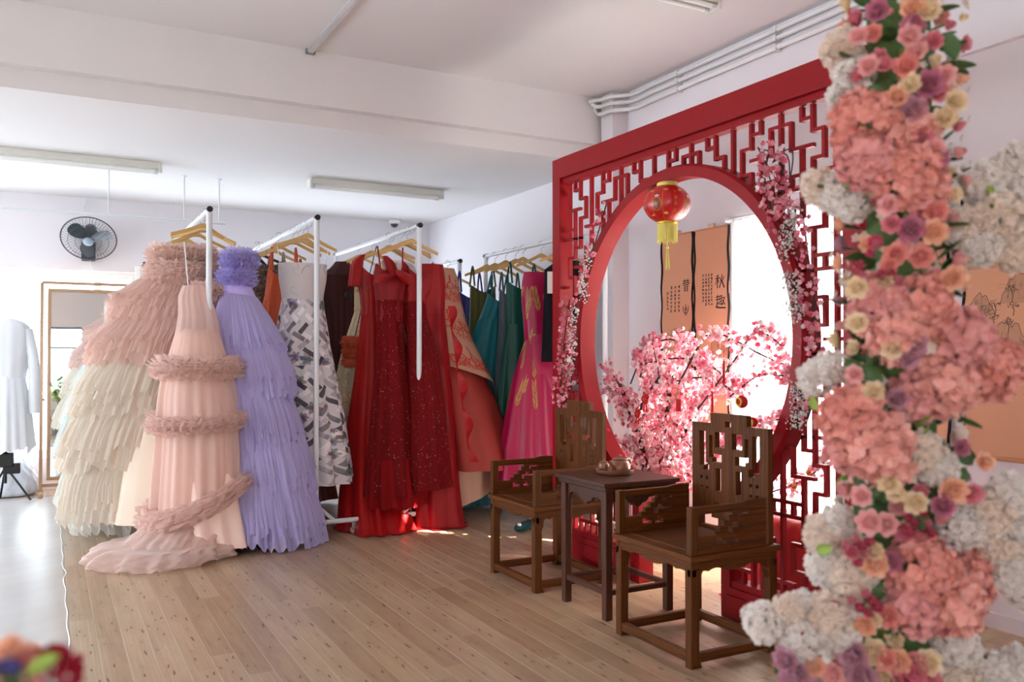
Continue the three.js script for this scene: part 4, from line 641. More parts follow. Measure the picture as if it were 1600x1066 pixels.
{ const t = simple('taupe_fur_gown', 'taupe gown with a fluffy feathered cape on the printed gown rack', 1.50, -6.85, satin('#8d7a6c', 0.6), [[2.03, 0.05, 0.04], [1.92, 0.18, 0.08], [1.6, 0.17, 0.08], [1.1, 0.18, 0.1], [0.5, 0.2, 0.1], [0.15, 0.22, 0.11]], { seed: 3 });
  part('feather_cape', merge([1.92, 1.84, 1.76, 1.68].map((h, i) => fluff({ h, rx: 0.15 + i * 0.01, rz: 0.06, size: 0.06, layers: 7, seed: 300 + i, up: 0.4 }))), tulle('#9a8678', 0.2), t); }
simple('rust_gown', 'rust red floor length gown, its hem showing behind the printed gown', 1.72, -7.15, satin('#7d2410'), [[2.03, 0.05, 0.04], [1.92, 0.17, 0.07], [1.55, 0.15, 0.07], [1.1, 0.24, 0.11], [0.5, 0.33, 0.15], [0.04, 0.4, 0.2]], { seed: 4 });
simple('charcoal_gown', 'charcoal gown on the black plastic hanger', 1.56, -7.5, matte('#33302f'), [[2.03, 0.05, 0.04], [1.92, 0.18, 0.07], [1.55, 0.15, 0.07], [1.1, 0.2, 0.1], [0.2, 0.25, 0.12]], { seed: 5 });
// 7 rack three
{ const t = simple('maroon_gown', 'dark maroon high necked gown with puffed shoulders and a black brooch', 2.22, -7.2, satin('#3c0a0c', 0.5), [[2.05, 0.06, 0.05], [2.0, 0.10, 0.06], [1.93, 0.19, 0.09], [1.75, 0.2, 0.09], [1.45, 0.17, 0.09], [1.0, 0.24, 0.12], [0.3, 0.3, 0.15]], { solid: true, seed: 6, crumple: 0.02 });
  part('brooch', G(new THREE.SphereGeometry(0.03, 12, 8), g => { g.scale(1, 1, 0.5); g.translate(0.02, 1.76, 0.1); }), M.black, t); }
{ const gold = tex(512, 512, (x, w, h) => { const R = rng(160); x.fillStyle = '#d8c7a6'; x.fillRect(0, 0, w, h); for (let i = 0; i < 70; i++) { x.strokeStyle = R() < 0.6 ? 'rgba(190,138,40,0.8)' : 'rgba(240,228,200,0.8)'; x.lineWidth = 3 + R() * 6; x.beginPath(); x.arc(R() * w, R() * h, 8 + R() * 26, R() * 6, R() * 6 + 3); x.stroke(); } }, true, [2, 2]);
  simple('gold_brocade_gown', 'ivory brocade gown with gold scrollwork behind the red gowns', 2.36, -6.86, matte('#d8c7a6', gold), [[2.03, 0.05, 0.04], [1.92, 0.15, 0.07], [1.6, 0.14, 0.07], [1.2, 0.22, 0.11, -0.04], [0.7, 0.28, 0.14, -0.06], [0.3, 0.3, 0.15, -0.06]], { seed: 7 });
  const t = gown('coral_feather_stole', 'coral feathered stole draped between the printed and red gowns', 2.10, -6.55); part('feathers', merge([1.36, 1.28, 1.2].map((h, i) => fluff({ h, rx: 0.03, rz: 0.03, size: 0.06, layers: 7, seed: 330 + i, up: 0.5 }))), tulle('#e2683f', 0.3), t); part('cord', rod(V(0, 1.3, 0), V(0.2, 2.12, 0), 0.004), M.black, t); t.userData.category = 'stole'; }
const sequin = (base, dot, seed, n, s) => tex(1024, 1024, (x, w, h) => { const R = rng(seed); x.fillStyle = base; x.fillRect(0, 0, w, h); for (let i = 0; i < n; i++) { x.fillStyle = R() < 0.75 ? dot : '#8d2a30'; x.globalAlpha = 0.45 + R() * 0.55; x.beginPath(); x.arc(R() * w, R() * h, s * (0.6 + R() * 0.8), 0, 7); x.fill(); } }, true, [1.5, 1.5]);
{ // plain scarlet with a train
  const t = gown('scarlet_gown', 'scarlet silk off shoulder gown whose train pools on the floor', 2.24, -6.44);
  const m = satin('#a30c0e', 0.42);
  part('bodice', cloth({ prof: [[1.92, 0.13, 0.06], [1.84, 0.135, 0.07], [1.7, 0.11, 0.07], [1.55, 0.10, 0.07]], rows: 18, folds: 6, amp: [0.06, 0.08], seed: 231, crumple: 0.02, neck: 0.05 }), m, t);
  for (const q of [-1, 1]) part('sleeve', cloth({ prof: [[2.03, 0.02, 0.03, q * 0.09], [1.97, 0.045, 0.05, q * 0.13], [1.86, 0.05, 0.06, q * 0.15, 0.02], [1.78, 0.055, 0.06, q * 0.155, 0.03]], seg: 60, rows: 14, folds: 5, amp: [0.05, 0.14], seed: 233 + q }), m, t);
  part('skirt', cloth({ prof: [[1.57, 0.10, 0.07], [1.1, 0.15, 0.11, -0.01, 0.04], [0.6, 0.20, 0.17, -0.05, 0.12], [0.22, 0.24, 0.24, -0.1, 0.3], [0.02, 0.26, 0.30, -0.13, 0.44], [0.008, 0.28, 0.33, -0.14, 0.48]], rows: 48, folds: 9, amp: [0.02, 0.15], seed: 232, jag: 0.02 }), m, t);
}
{ const sq = sequin('#6d0509', '#d9c2b8', 161, 620, 2.6), m = matte('#6d0509', sq);
  let t = gown('sequin_red_gown', 'dark red strapless gown with silver sequins, between the scarlet gown and the rack post', 2.25, -6.10);
  part('bodice', cloth({ prof: [[1.88, 0.115, 0.06, 0.01], [1.78, 0.12, 0.08], [1.65, 0.10, 0.07], [1.5, 0.095, 0.07]], rows: 18, folds: 7, amp: [0.06, 0.08], seed: 241, crumple: 0.03, neck: 0.05 }), satin('#850a10', 0.5), t);
  for (const q of [-1, 1]) part('strap', rod(V(q * 0.085, 1.88, 0.03), V(q * 0.10, 2.06, 0.0), 0.006), satin('#970c14', 0.45), t);
  part('bow', merge([-1, 1].map(s => cloth({ prof: [[1.86 + s * 0.02, 0.02, 0.02, s * 0.02, 0.09], [1.84, 0.06, 0.03, s * 0.07, 0.1], [1.78, 0.04, 0.025, s * 0.12, 0.09]], seg: 60, rows: 10, folds: 5, amp: [0.05, 0.15], seed: 242 + s }))), satin('#970c14', 0.45), t);
  part('skirt', cloth({ prof: [[1.66, 0.102, 0.075], [1.5, 0.097, 0.075], [1.1, 0.13, 0.11, 0, 0.04], [0.6, 0.17, 0.15, -0.02, 0.1], [0.24, 0.20, 0.18, -0.03, 0.14]], rows: 44, folds: 7, amp: [0.03, 0.17], seed: 243 }), m, t);
  part('net_hem', cloth({ prof: [[0.5, 0.185, 0.165, -0.02, 0.1], [0.16, 0.22, 0.2, -0.03, 0.15]], rows: 12, folds: 12, amp: [0.06, 0.14], seed: 244, jag: 0.02 }), phy({ color: '#8a0a10', roughness: 0.9, transmission: 0.15, thickness: 0, specularIntensity: 0.3 }), t);
  t = gown('sequin_red_gown', 'dark red sequinned gown with draped neckline, between the rack post and the coral gown', 2.46, -6.14);
  part('bodice', cloth({ prof: [[1.91, 0.125, 0.07, 0.03], [1.8, 0.13, 0.08, 0.02], [1.65, 0.10, 0.07], [1.5, 0.095, 0.07]], rows: 18, folds: 7, amp: [0.07, 0.09], seed: 251, crumple: 0.04, neck: 0.06 }), satin('#930b12', 0.5), t);
  part('skirt', cloth({ prof: [[1.66, 0.102, 0.075], [1.5, 0.097, 0.08, 0, 0.03], [1.25, 0.11, 0.11, 0, 0.15], [0.6, 0.14, 0.15, 0.0, 0.24], [0.28, 0.165, 0.17, 0.0, 0.26]], rows: 44, folds: 7, amp: [0.03, 0.17], seed: 253 }), m, t);
  t = gown('crimson_ruffle_gown', 'crimson gown with a long cascading side ruffle and floor train', 2.60, -6.14);
  part('bodice', cloth({ prof: [[1.95, 0.10, 0.05], [1.8, 0.12, 0.06], [1.55, 0.11, 0.07]], rows: 12, folds: 7, amp: [0.05, 0.05], seed: 255 }), satin('#930b12', 0.5), t);
  part('skirt', cloth({ prof: [[1.57, 0.11, 0.07], [1.0, 0.14, 0.11, 0.0, 0.06], [0.4, 0.17, 0.16, -0.02, 0.14], [0.03, 0.2, 0.2, -0.05, 0.24], [0.008, 0.22, 0.23, -0.06, 0.28]], rows: 40, folds: 7, amp: [0.03, 0.15], seed: 256 }), satin('#8f0a12', 0.42), t);
  const fr = []; { const g = new THREE.PlaneGeometry(0.1, 1.15, 4, 90), p = g.attributes.position; for (let i = 0; i < p.count; i++) { const u = p.getX(i) / 0.1 + 0.5, v = 0.5 - p.getY(i) / 1.15; p.setXYZ(i, 0.05 + 0.06 * v + u * 0.06 * (0.7 + 0.4 * Math.sin(v * 26)), 1.62 - v * 1.15, 0.20 + 0.26 * v + u * 0.04 * Math.cos(v * 26)); } g.computeVertexNormals(); fr.push(g); }
  part('side_ruffle', merge(fr), satin('#a00d16', 0.45), t);
}
{ // coral with nude organza cape and red coral embroidery
  const emb = tex(512, 1024, (x, w, h) => { const R = rng(170); x.fillStyle = '#bb8f78'; x.fillRect(0, 0, w, h); const br = (X, Y, a, l, lw) => { if (l < 9) return; const X2 = X + Math.cos(a) * l, Y2 = Y + Math.sin(a) * l; x.strokeStyle = '#bf2a26'; x.lineWidth = lw; x.lineCap = 'round'; x.beginPath(); x.moveTo(X, Y); x.lineTo(X2, Y2); x.stroke(); br(X2, Y2, a + 0.25 + R() * 0.5, l * 0.78, lw * 0.8); br(X2, Y2, a - 0.25 - R() * 0.5, l * 0.78, lw * 0.8); }; for (let k = 0; k < 3; k++) for (let i = 0; i < 7; i++) br(30 + i * 75 + R() * 30, h * (0.08 + k * 0.3) + R() * h * 0.1, PI / 2 + (R() - 0.5) * 0.6, 50, 8); }, true, [1.6, 1.0]);
  const org = phy({ color: '#a93a32', map: streakT, roughness: 0.6, sheen: 0.3, sheenColor: new THREE.Color('#d0705a'), sheenRoughness: 0.35, bumpMap: weave, bumpScale: 0.0008 });
  const t = gown('coral_ball_gown', 'wide coral organza ball gown under a nude cape with red coral embroidery', 2.83, -6.46);
  part('bodice', cloth({ prof: [[1.96, 0.12, 0.06, -0.02], [1.85, 0.14, 0.07], [1.65, 0.13, 0.08, 0.02], [1.5, 0.14, 0.09, 0.04]], rows: 14, folds: 7, amp: [0.04, 0.05], seed: 261, crumple: 0.02 }), matte('#b98e78', emb), t);
  part('skirt', cloth({ prof: [[1.5, 0.15, 0.1, 0.03], [1.15, 0.20, 0.15, 0.08, 0.12], [0.8, 0.25, 0.19, 0.12, 0.28], [0.38, 0.32, 0.24, 0.16, 0.46]], rows: 40, folds: 6, amp: [0.02, 0.09], seed: 262 }), org, t);
  part('cape', cloth({ prof: [[1.82, 0.15, 0.08, 0.0, 0.0], [1.5, 0.175, 0.12, 0.05, 0.03], [1.25, 0.215, 0.17, 0.10, 0.11], [1.08, 0.245, 0.2, 0.13, 0.18]], rows: 30, folds: 4, amp: [0.01, 0.06], seed: 263, tilt: [-0.35, 0.1] }), matte('#b98e78', emb), t);
  part('lining', cloth({ prof: [[0.6, 0.22, 0.16, 0.06, 0.34], [0.14, 0.22, 0.18, 0.04, 0.36]], rows: 14, folds: 5, amp: [0.02, 0.08], seed: 264, tilt: [0.35, 0] }), satin('#c49a84', 0.5), t);
}
{ // rack four
  const gem = tex(1024, 1024, (x, w, h) => { const R = rng(180); x.fillStyle = '#a80848'; x.fillRect(0, 0, w, h); const leaf = (X, Y, a, s) => { for (let k = 0; k < 14; k++) { const u = k / 14 * s; for (const q of [-1, 1]) { x.fillStyle = R() < 0.5 ? '#b98a48' : '#9c6c3c'; x.beginPath(); x.ellipse(X + Math.cos(a) * u + Math.cos(a + q * 1.1) * 14, Y + Math.sin(a) * u + Math.sin(a + q * 1.1) * 14, 16, 4.5, a + q * 0.7, 0, 7); x.fill(); } } }; for (let i = 0; i < 26; i++) leaf(R() * w, R() * h * 0.55, -PI / 2 + (R() - 0.5) * 2, 60 + R() * 70); }, true, [1.25, 0.56]);
  const t = gown('fuchsia_gown', 'fuchsia satin gown with gold leaf embroidery beside the red screen', 3.42, -5.86);
  const m = phy({ map: gem, roughness: 0.36, sheen: 0.2, sheenColor: new THREE.Color('#d0206a'), sheenRoughness: 0.4 });
  part('bodice', cloth({ prof: [[1.9, 0.15, 0.06], [1.75, 0.17, 0.08], [1.5, 0.15, 0.09], [1.35, 0.14, 0.09]], rows: 14, folds: 6, amp: [0.03, 0.04], seed: 271 }), m, t);
  part('skirt', cloth({ prof: [[1.37, 0.14, 0.09], [1.05, 0.22, 0.15, -0.02], [0.6, 0.31, 0.2, -0.03, 0.03], [0.22, 0.37, 0.26, -0.03, 0.06]], rows: 40, folds: 7, amp: [0.02, 0.13], seed: 272 }), m, t);
  part('overskirt_panel', cloth({ prof: [[1.45, 0.155, 0.1, 0.02, 0.01], [1.2, 0.19, 0.14, 0.05, 0.03], [1.0, 0.2, 0.16, 0.1, 0.04]], rows: 14, folds: 8, amp: [0.02, 0.1], seed: 273, tilt: [0.4, 0] }), m, t);
  simple('teal_gown', 'teal satin gown with a wide floor length skirt on the wall rack', 3.34, -6.42, satin('#0e6470'), [[1.9, 0.07, 0.05], [1.77, 0.1, 0.07, -0.02], [1.55, 0.13, 0.09, -0.06], [1.1, 0.22, 0.12, -0.12], [0.5, 0.27, 0.14, -0.2], [0.03, 0.28, 0.16, -0.3]], { seed: 9 });
  simple('emerald_gown', 'deep emerald gown hanging next to the fuchsia gown', 3.40, -6.14, satin('#0a4a40'), [[1.97, 0.04, 0.04], [1.85, 0.15, 0.07], [1.5, 0.14, 0.07], [1.0, 0.2, 0.1], [0.3, 0.25, 0.11]], { seed: 10 });
  simple('olive_gown', 'olive green sleeved gown on the wall rack', 3.30, -6.66, satin('#45471a', 0.5), [[1.98, 0.04, 0.04], [1.86, 0.13, 0.07], [1.5, 0.13, 0.07], [1.0, 0.16, 0.09], [0.3, 0.2, 0.1]], { seed: 11 });
  simple('grey_sheer_gown', 'slate grey sheer gown between teal and emerald', 3.36, -6.28, satin('#4b5a62', 0.6), [[1.9, 0.06, 0.04], [1.8, 0.1, 0.05], [1.5, 0.1, 0.05], [1.0, 0.13, 0.06], [0.4, 0.15, 0.06]], { seed: 12 });
  simple('royal_blue_gown', 'royal blue satin gown at the inner end of the wall rack', 3.26, -6.84, satin('#1c1f70'), [[1.95, 0.04, 0.04], [1.82, 0.13, 0.07], [1.5, 0.14, 0.07], [1.0, 0.2, 0.09], [0.3, 0.24, 0.1]], { seed: 13 });
  const j = simple('black_jacket', 'black jacket with a pale card on the wall rack', 3.44, -5.5, matte('#15141a'), [[1.96, 0.09, 0.05], [1.88, 0.2, 0.08], [1.6, 0.2, 0.09], [1.2, 0.21, 0.09]], { solid: true, seed: 14, cut: 1 }); j.userData.category = 'jacket';
  part('card', rbox(-0.24, -0.10, 1.7, 1.86, 0.1, 0.104, 0.001), std({ color: '#c9c8c4', roughness: 0.7 }), j);
  const lace = tex(256, 256, (x, w, h) => { const R = rng(190); x.fillStyle = '#aab2c8'; x.fillRect(0, 0, w, h); for (let i = 0; i < 120; i++) { x.strokeStyle = R() < 0.6 ? 'rgba(240,242,250,0.8)' : 'rgba(60,66,96,0.5)'; x.lineWidth = 1.5; x.beginPath(); x.arc(R() * w, R() * h, 4 + R() * 10, R() * 6, R() * 6 + 4); x.stroke(); } }, true, [3, 3]);
  simple('pale_lace_gown', 'pale blue white lace gown in the far corner', 3.05, -7.22, matte('#aab2c8', lace), [[1.98, 0.05, 0.04], [1.86, 0.17, 0.08], [1.5, 0.14, 0.08], [1.0, 0.24, 0.1], [0.3, 0.3, 0.12]], { seed: 15 });
  simple('navy_gown', 'navy gown behind the pale lace gown', 3.22, -7.5, satin('#14163c'), [[1.98, 0.05, 0.04], [1.86, 0.19, 0.07], [1.5, 0.15, 0.07], [1.0, 0.24, 0.1], [0.2, 0.3, 0.12]], { seed: 16 });
  { const t2 = gown('sheer_white_blouse', 'sheer white blouse with red sprigs behind the coral gown', 2.62, -7.0); const sp = tex(256, 256, (x, w, h) => { const R = rng(191); x.fillStyle = '#e2d8d2'; x.fillRect(0, 0, w, h); for (let i = 0; i < 40; i++) { x.strokeStyle = R() < 0.7 ? '#a8443a' : '#5c3430'; x.lineWidth = 1.6; const X = R() * w, Y = R() * h; x.beginPath(); x.moveTo(X, Y); x.quadraticCurveTo(X + 10, Y - 14, X + (R() - 0.5) * 30, Y - 26); x.stroke(); } }, true, [4, 4]);
    part('body', cloth({ prof: [[2.06, 0.1, 0.05], [1.98, 0.2, 0.07], [1.6, 0.18, 0.08], [1.3, 0.2, 0.09]], rows: 16, folds: 7, amp: [0.03, 0.08], seed: 291 }), matte('#e2d8d2', sp), t2); t2.userData.category = 'blouse'; }
}
// hangers
const hg = (i) => 'wooden hangers on the clothes racks';
hanger(0.90, -5.965, 2.2, 'wooden hanger over the blush pink gown', hg(), M.hanger, 0.25, -0.06);
hanger(0.92, -6.06, 2.2, 'wooden hanger tilted between blush and lavender gowns', hg(), M.hanger, -0.5, -0.12);
hanger(0.93, -6.16, 2.2, 'wooden hanger above the lavender puffed shoulder', hg(), M.hanger, 0.1, 0.05);
hanger(0.92, -6.42, 2.2, 'wooden hanger above the puffed blush collar', hg(), M.hanger, 0.1);
hanger(0.92, -6.85, 2.2, 'wooden hanger carrying the ivory gown', hg());
hanger(0.92, -7.2, 2.2, 'wooden hanger carrying the black lace gown', hg());
hanger(0.92, -7.5, 2.2, 'wooden hanger carrying the sky blue gown', hg());
hanger(0.92, -7.8, 2.2, 'wooden hanger carrying the white tulle gown', hg());
hanger(1.63, -6.10, 2.2, 'wooden hanger holding the black and white gown', hg(), M.hanger, 0.0, -0.04);
hanger(1.63, -6.24, 2.2, 'empty looking wooden hanger behind the printed gown', hg(), M.hanger, 0.05, -0.08);
hanger(1.63, -6.38, 2.2, 'wooden hanger second behind the printed gown', hg(), M.hanger, -0.05, 0.03);
hanger(1.63, -6.52, 2.2, 'wooden hanger carrying the orange satin gown', hg());
hanger(1.60, -6.85, 2.2, 'wooden hanger carrying the taupe gown', hg());
hanger(1.63, -7.15, 2.2, 'wooden hanger carrying the rust gown', hg());
hanger(1.60, -7.5, 2.2, 'black plastic hanger on the printed gown rack', 'black hangers', M.black, 0.15, 0.1);
hanger(1.45, -7.0, 2.14, 'black plastic hanger tilted beside the taupe cape', 'black hangers', M.black, 0.5, -0.2);
hanger(2.39, -6.02, 2.2, 'wooden hanger at the front of the red gown rack', hg(), M.hanger, 0.03, 0.02);
hanger(2.39, -6.12, 2.2, 'wooden hanger of the sequinned strapless gown', hg(), M.hanger, 0.12, -0.05);
hanger(2.39, -6.2, 2.2, 'wooden hanger of the draped neckline sequin gown', hg(), M.hanger, -0.1, 0.06);
hanger(2.37, -6.44, 2.2, 'wooden hanger of the scarlet gown', hg(), M.hanger, 0.05, 0.05);
hanger(2.42, -6.56, 2.2, 'wooden hanger of the coral ball gown', hg(), M.hanger, 0.0, -0.05);
hanger(2.37, -6.86, 2.2, 'wooden hanger of the gold brocade gown', hg());
hanger(2.37, -7.2, 2.2, 'wooden hanger of the maroon gown', hg());
[['fuchsia gown', -5.86], ['emerald gown', -6.14], ['teal gown', -6.42], ['olive gown', -6.66], ['royal blue gown', -6.8], ['black jacket', -5.5], ['grey sheer gown', -6.28]].forEach(([n, z], i) => hanger(3.42 - (i % 3) * 0.01, z, 2.13, 'wooden hanger carrying the ' + n + ' on the wall rack', hg(), M.hanger, (i % 3 - 1) * 0.12));
[['pale lace gown', -7.22], ['navy gown', -7.5]].forEach(([n, z]) => hanger(3.22, z, 2.1, 'wooden hanger carrying the ' + n + ' in the far corner', hg()));

// ---------------------------------------------------------------- mirror corner
{
  const t = thing('standing_mirror', 'tall standing mirror in a pale wooden frame in front of the bright window', 'mirror', [0.38, 0, -8.78]);
  const w = 0.43, y0 = 0.13, y1 = 1.9;
  const pan = new THREE.Group(); pan.name = 'mirror_panel'; pan.position.set(0, 0, 0.02); pan.rotation.x = -0.018; t.add(pan);
  part('mirror_frame', merge([rbox(-w + 0.045, -w + 0.075, y0, y1 - 0.05, -0.012, 0.018), rbox(w - 0.075, w - 0.045, y0, y1 - 0.05, -0.012, 0.018), rbox(-w + 0.075, w - 0.075, y0, y0 + 0.03, -0.012, 0.018), rbox(-w + 0.075, w - 0.075, y1 - 0.08, y1 - 0.05, -0.012, 0.018)]), M.mirrorWood, pan);
  part('mirror_glass', G(new THREE.PlaneGeometry(2 * w - 0.15, y1 - 0.08 - y0 - 0.03), g => g.translate(0, (y1 - 0.08 + y0 + 0.03) / 2, 0.004)), M.mirror, pan);
  part('backing_board', box(-w + 0.05, w - 0.05, y0, y1 - 0.055, -0.014, -0.010), M.mirrorWood, pan);
  for (const s of [-1, 1]) { part('stand_post', rbox(s * w - 0.014, s * w + 0.014, 0, y1, -0.02, 0.02, 0.004), M.mirrorWood, t); part('stand_foot', rbox(s * w - 0.02, s * w + 0.02, 0, 0.035, -0.16, 0.2, 0.006), M.mirrorWood, t); part('pivot_knob', rod(V(s * (w - 0.03), 0.85, 0), V(s * (w + 0.045), 0.85, 0), 0.012), M.mirrorWood, t); }
  part('top_rail', rbox(-w, w, y1 - 0.012, y1 + 0.014, -0.016, 0.016, 0.004), M.mirrorWood, t);
  part('bottom_rail', rbox(-w, w, 0.07, 0.1, -0.014, 0.014, 0.004), M.mirrorWood, t);
}
{
  const t = thing('dress_stand', 'black tripod stand under the white gown at the far window', 'stand', [-0.31, 0, -8.5]);
  part('pole', rod(V(0, 0.16, 0), V(0, 1.5, 0), 0.012), M.black, t);
  part('clamp', merge([rbox(-0.05, 0.06, 0.30, 0.42, -0.04, 0.04, 0.01), rbox(-0.02, 0.11, 0.24, 0.33, -0.03, 0.03, 0.01)]), M.black, t);
  for (let k = 0; k < 3; k++) { const a = k * 2.094 + 0.3; part('leg', tube([V(0, 0.3, 0), V(0.1 * Math.cos(a), 0.16, 0.1 * Math.sin(a)), V(0.2 * Math.cos(a), 0.012, 0.2 * Math.sin(a))], 0.009, 12, 8), M.black, t); }
  const g = gown('white_gown', 'plain white gown hanging on the tripod stand by the far window', -0.31, -8.5), wm = satin('#e9eaee', 0.6);
  part('bodice', cloth({ prof: [[1.56, 0.06, 0.05], [1.48, 0.17, 0.08], [1.2, 0.16, 0.1], [1.05, 0.14, 0.1]], rows: 14, folds: 7, amp: [0.03, 0.05], seed: 401 }), wm, g);
  part('skirt', cloth({ prof: [[1.07, 0.14, 0.1], [0.8, 0.18, 0.14], [0.45, 0.21, 0.17]], rows: 24, folds: 9, amp: [0.02, 0.12], seed: 402, jag: 0.05 }), wm, g);
  for (const s of [-1, 1]) part('sleeve', tube([V(s * 0.15, 1.47, 0), V(s * 0.2, 1.2, 0.02), V(s * 0.21, 0.75, 0.04)], 0.045, 20, 12), wm, g);
}
{
  const g = cloth({ prof: [[0.34, 0.03, 0.03, 0.02], [0.33, 0.1, 0.08, 0.02], [0.22, 0.2, 0.15], [0.1, 0.24, 0.17], [0.01, 0.2, 0.15], [0.006, 0.02, 0.02]], rows: 40, seg: 120, folds: 8, amp: [0.08, 0.05], seed: 410, crumple: 0.03 });
  const b = single('fabric_bag', g, satin('#dcdfe8', 0.5), 'crumpled white fabric bundle on the floor between the mirror and the white gown', 'bundle'); b.position.set(-0.30, 0, -8.86); b.scale.z = 0.85;
}
{ // potted plant by the front window, seen in the mirror
  const t = thing('potted_plant', 'leafy green potted plant by the barred windows, seen in the mirror', 'plant', [0.25, 0, 2.9]), R = rng(420);
  part('pot', lathe([[0.001, 0], [0.16, 0], [0.2, 0.36], [0.21, 0.38], [0.18, 0.38], [0.17, 0.34], [0.001, 0.34]], 32), std({ color: '#8b8f92', roughness: 0.6 }), t);
  for (let k = 0; k < 9; k++) { const a = R() * 7, q = V(0.25 * Math.cos(a), 0.9 + R() * 0.7, 0.2 * Math.sin(a)); part('stem', tube([V(0.03 * Math.cos(a), 0.34, 0.03 * Math.sin(a)), V(q.x * 0.4, q.y * 0.7, q.z * 0.4), q], 0.008, 10, 6), std({ color: '#4c5a2a', roughness: 0.7 }), t);
    for (let i = 0; i < 9; i++) { const g = new THREE.SphereGeometry(0.07, 8, 6); g.scale(1, 0.12, 0.55); g.rotateZ(R() * 1.6 - 0.8); g.rotateY(R() * 7); g.translate(q.x * (0.5 + i * 0.07) + (R() - 0.5) * 0.16, q.y * (0.72 + i * 0.04), q.z * (0.5 + i * 0.07) + (R() - 0.5) * 0.16); part('leaf', g, std({ color: '#7fae3c', roughness: 0.5 }), t); } }
}
{ // jewelled teal shoes on the floor under the wall rack
  const m = satin('#0d3f44', 0.4);
  for (const [x, z, r, l] of [[2.98, -5.36, 0.5, 'dark teal heeled shoe with a pale jewel nearest the far armchair'], [3.12, -5.48, 0.7, 'dark teal heeled shoe with a pale jewel under the fuchsia gown']]) {
    const t = thing('teal_shoe', l, 'shoe', [x, 0, z], r, 'pair of teal shoes');
    part('upper', G(new THREE.SphereGeometry(1, 24, 14), g => { g.scale(0.11, 0.035, 0.038); const p = g.attributes.position; for (let i = 0; i < p.count; i++) { const u = p.getX(i) / 0.11; p.setY(i, p.getY(i) + 0.035 + 0.025 * u * u * (u > 0 ? 1 : 0)); } g.computeVertexNormals(); }), m, t);
    part('heel', rod(V(0.085, 0, 0), V(0.09, 0.05, 0), 0.008, 0.014), M.black, t);
    part('jewel', G(new THREE.IcosahedronGeometry(0.016, 1), g => g.translate(-0.07, 0.058, 0.01)), phy({ color: '#e9e6ea', roughness: 0.1, metalness: 0.3 }), t);
  }
}

// ---------------------------------------------------------------- blossoms
function petalPatch(len, wid, cup, curl, nu = 3, nv = 3) { // petal in +x from the origin, cupped upwards
  const g = new THREE.PlaneGeometry(1, 1, nu, nv), p = g.attributes.position;
  for (let i = 0; i < p.count; i++) { const u = p.getX(i) + 0.5, v = p.getY(i) * 2; const w = wid * Math.pow(Math.sin(PI * Math.min(1, 0.12 + u * 0.8)), 0.7); p.setXYZ(i, u * len * (1 - 0.10 * v * v), cup * u * u * len + curl * v * v * w, v * w); }
  g.computeVertexNormals(); return g;
}
function flowerGeo(layers, seed) { // layers: [count, len, wid, cup, lift(rad), curl]
  const R = rng(seed), gs = [];
  for (const [n, len, wid, cup, lift, curl, r0 = 0] of layers) { const o = R() * 7; for (let k = 0; k < n; k++) { const g = petalPatch(len * (0.9 + R() * 0.2), wid, cup, curl, 2, 2); g.rotateZ(lift + (R() - 0.5) * 0.15); g.translate(r0, 0, 0); g.rotateY(o + k * 2 * PI / n + (R() - 0.5) * 0.2); gs.push(g); } }
  return merge(gs);
}
const blossomGeo = [0, 1, 2].map(i => flowerGeo([[5, 0.016, 0.0085, 0.25, 0.35 + i * 0.2, 0.2]], 500 + i));
const blossomMats = ['#f59fb2', '#fbc8d2', '#e2708c', '#fff6f7'].map(c => phy({ color: c, roughness: 0.8, transmission: 0.42, thickness: 0 }));
const whiteMat = phy({ color: '#efeeea', roughness: 0.8, transmission: 0.25, thickness: 0 }), twig = std({ color: '#3a2a24', roughness: 0.8 });
const UP = V(0, 1, 0);
function orient(o, dir, R) { o.quaternion.setFromUnitVectors(UP, dir.clone().normalize()).multiply(new THREE.Quaternion().setFromAxisAngle(UP, R() * 7)); }
function spray(pts, label, kind, n, seed, spread = 0.04, drop = 0.0) {
  const R = rng(seed), c = new THREE.CatmullRomCurve3(pts), o = pts[0];
  const t = thing(kind === 'white' ? 'white_blossom_spray' : 'pink_blossom_spray', label, 'blossom spray', [o.x, o.y, o.z], 0, kind === 'white' ? 'white blossom sprays on the moon gate' : 'pink blossom sprays on the moon gate');
  part('stem', G(new THREE.TubeGeometry(c, 40, 0.004, 6), g => g.translate(-o.x, -o.y, -o.z)), twig, t);
  const L = c.getLength();
  if (kind === 'white') {
    const m = new THREE.InstancedMesh(flowerGeo([[4, 0.006, 0.0035, 0.3, 0.5, 0.2]], 555), whiteMat, n * 3); m.name = 'tiny_florets'; m.userData.kind = 'stuff'; const q = new THREE.Object3D(), tw = [];
    for (let i = 0; i < n * 3; i++) { const p = c.getPointAt(R()), d = V(-R() * 0.8 - 0.1, R() - 0.5, (R() - 0.5) * 2).normalize(), r = spread * (0.3 + R() * 0.9), e = p.clone().addScaledVector(d, r); if (i % 3 === 0) tw.push(rod(p.clone().sub(o), e.clone().sub(o), 0.0012, 0.0008, 4)); q.position.copy(e).sub(o); orient(q, d, R); q.scale.setScalar(0.8 + R() * 0.7); q.updateMatrix(); m.setMatrixAt(i, q.matrix); }
    t.add(shade(m)); const w = part('twigs', merge(tw), twig, t); w.userData.kind = 'stuff'; return t;
  }
  for (let i = 0; i < n; i++) { const p = c.getPointAt((i + R()) / n), d = V(-R() * 0.9 - 0.1, (R() - 0.5) * 1.2, (R() - 0.5) * 2).normalize(), r = spread * (0.15 + R() * 0.85); const m = part('blossom', blossomGeo[(R() * 3) | 0], blossomMats[R() < 0.4 ? 0 : R() < 0.5 ? 1 : R() < 0.75 ? 2 : 3], t); m.position.copy(p).addScaledVector(d, r).sub(o); orient(m, d, R); m.scale.setScalar(0.85 + R() * 0.5); }
  return t;
}
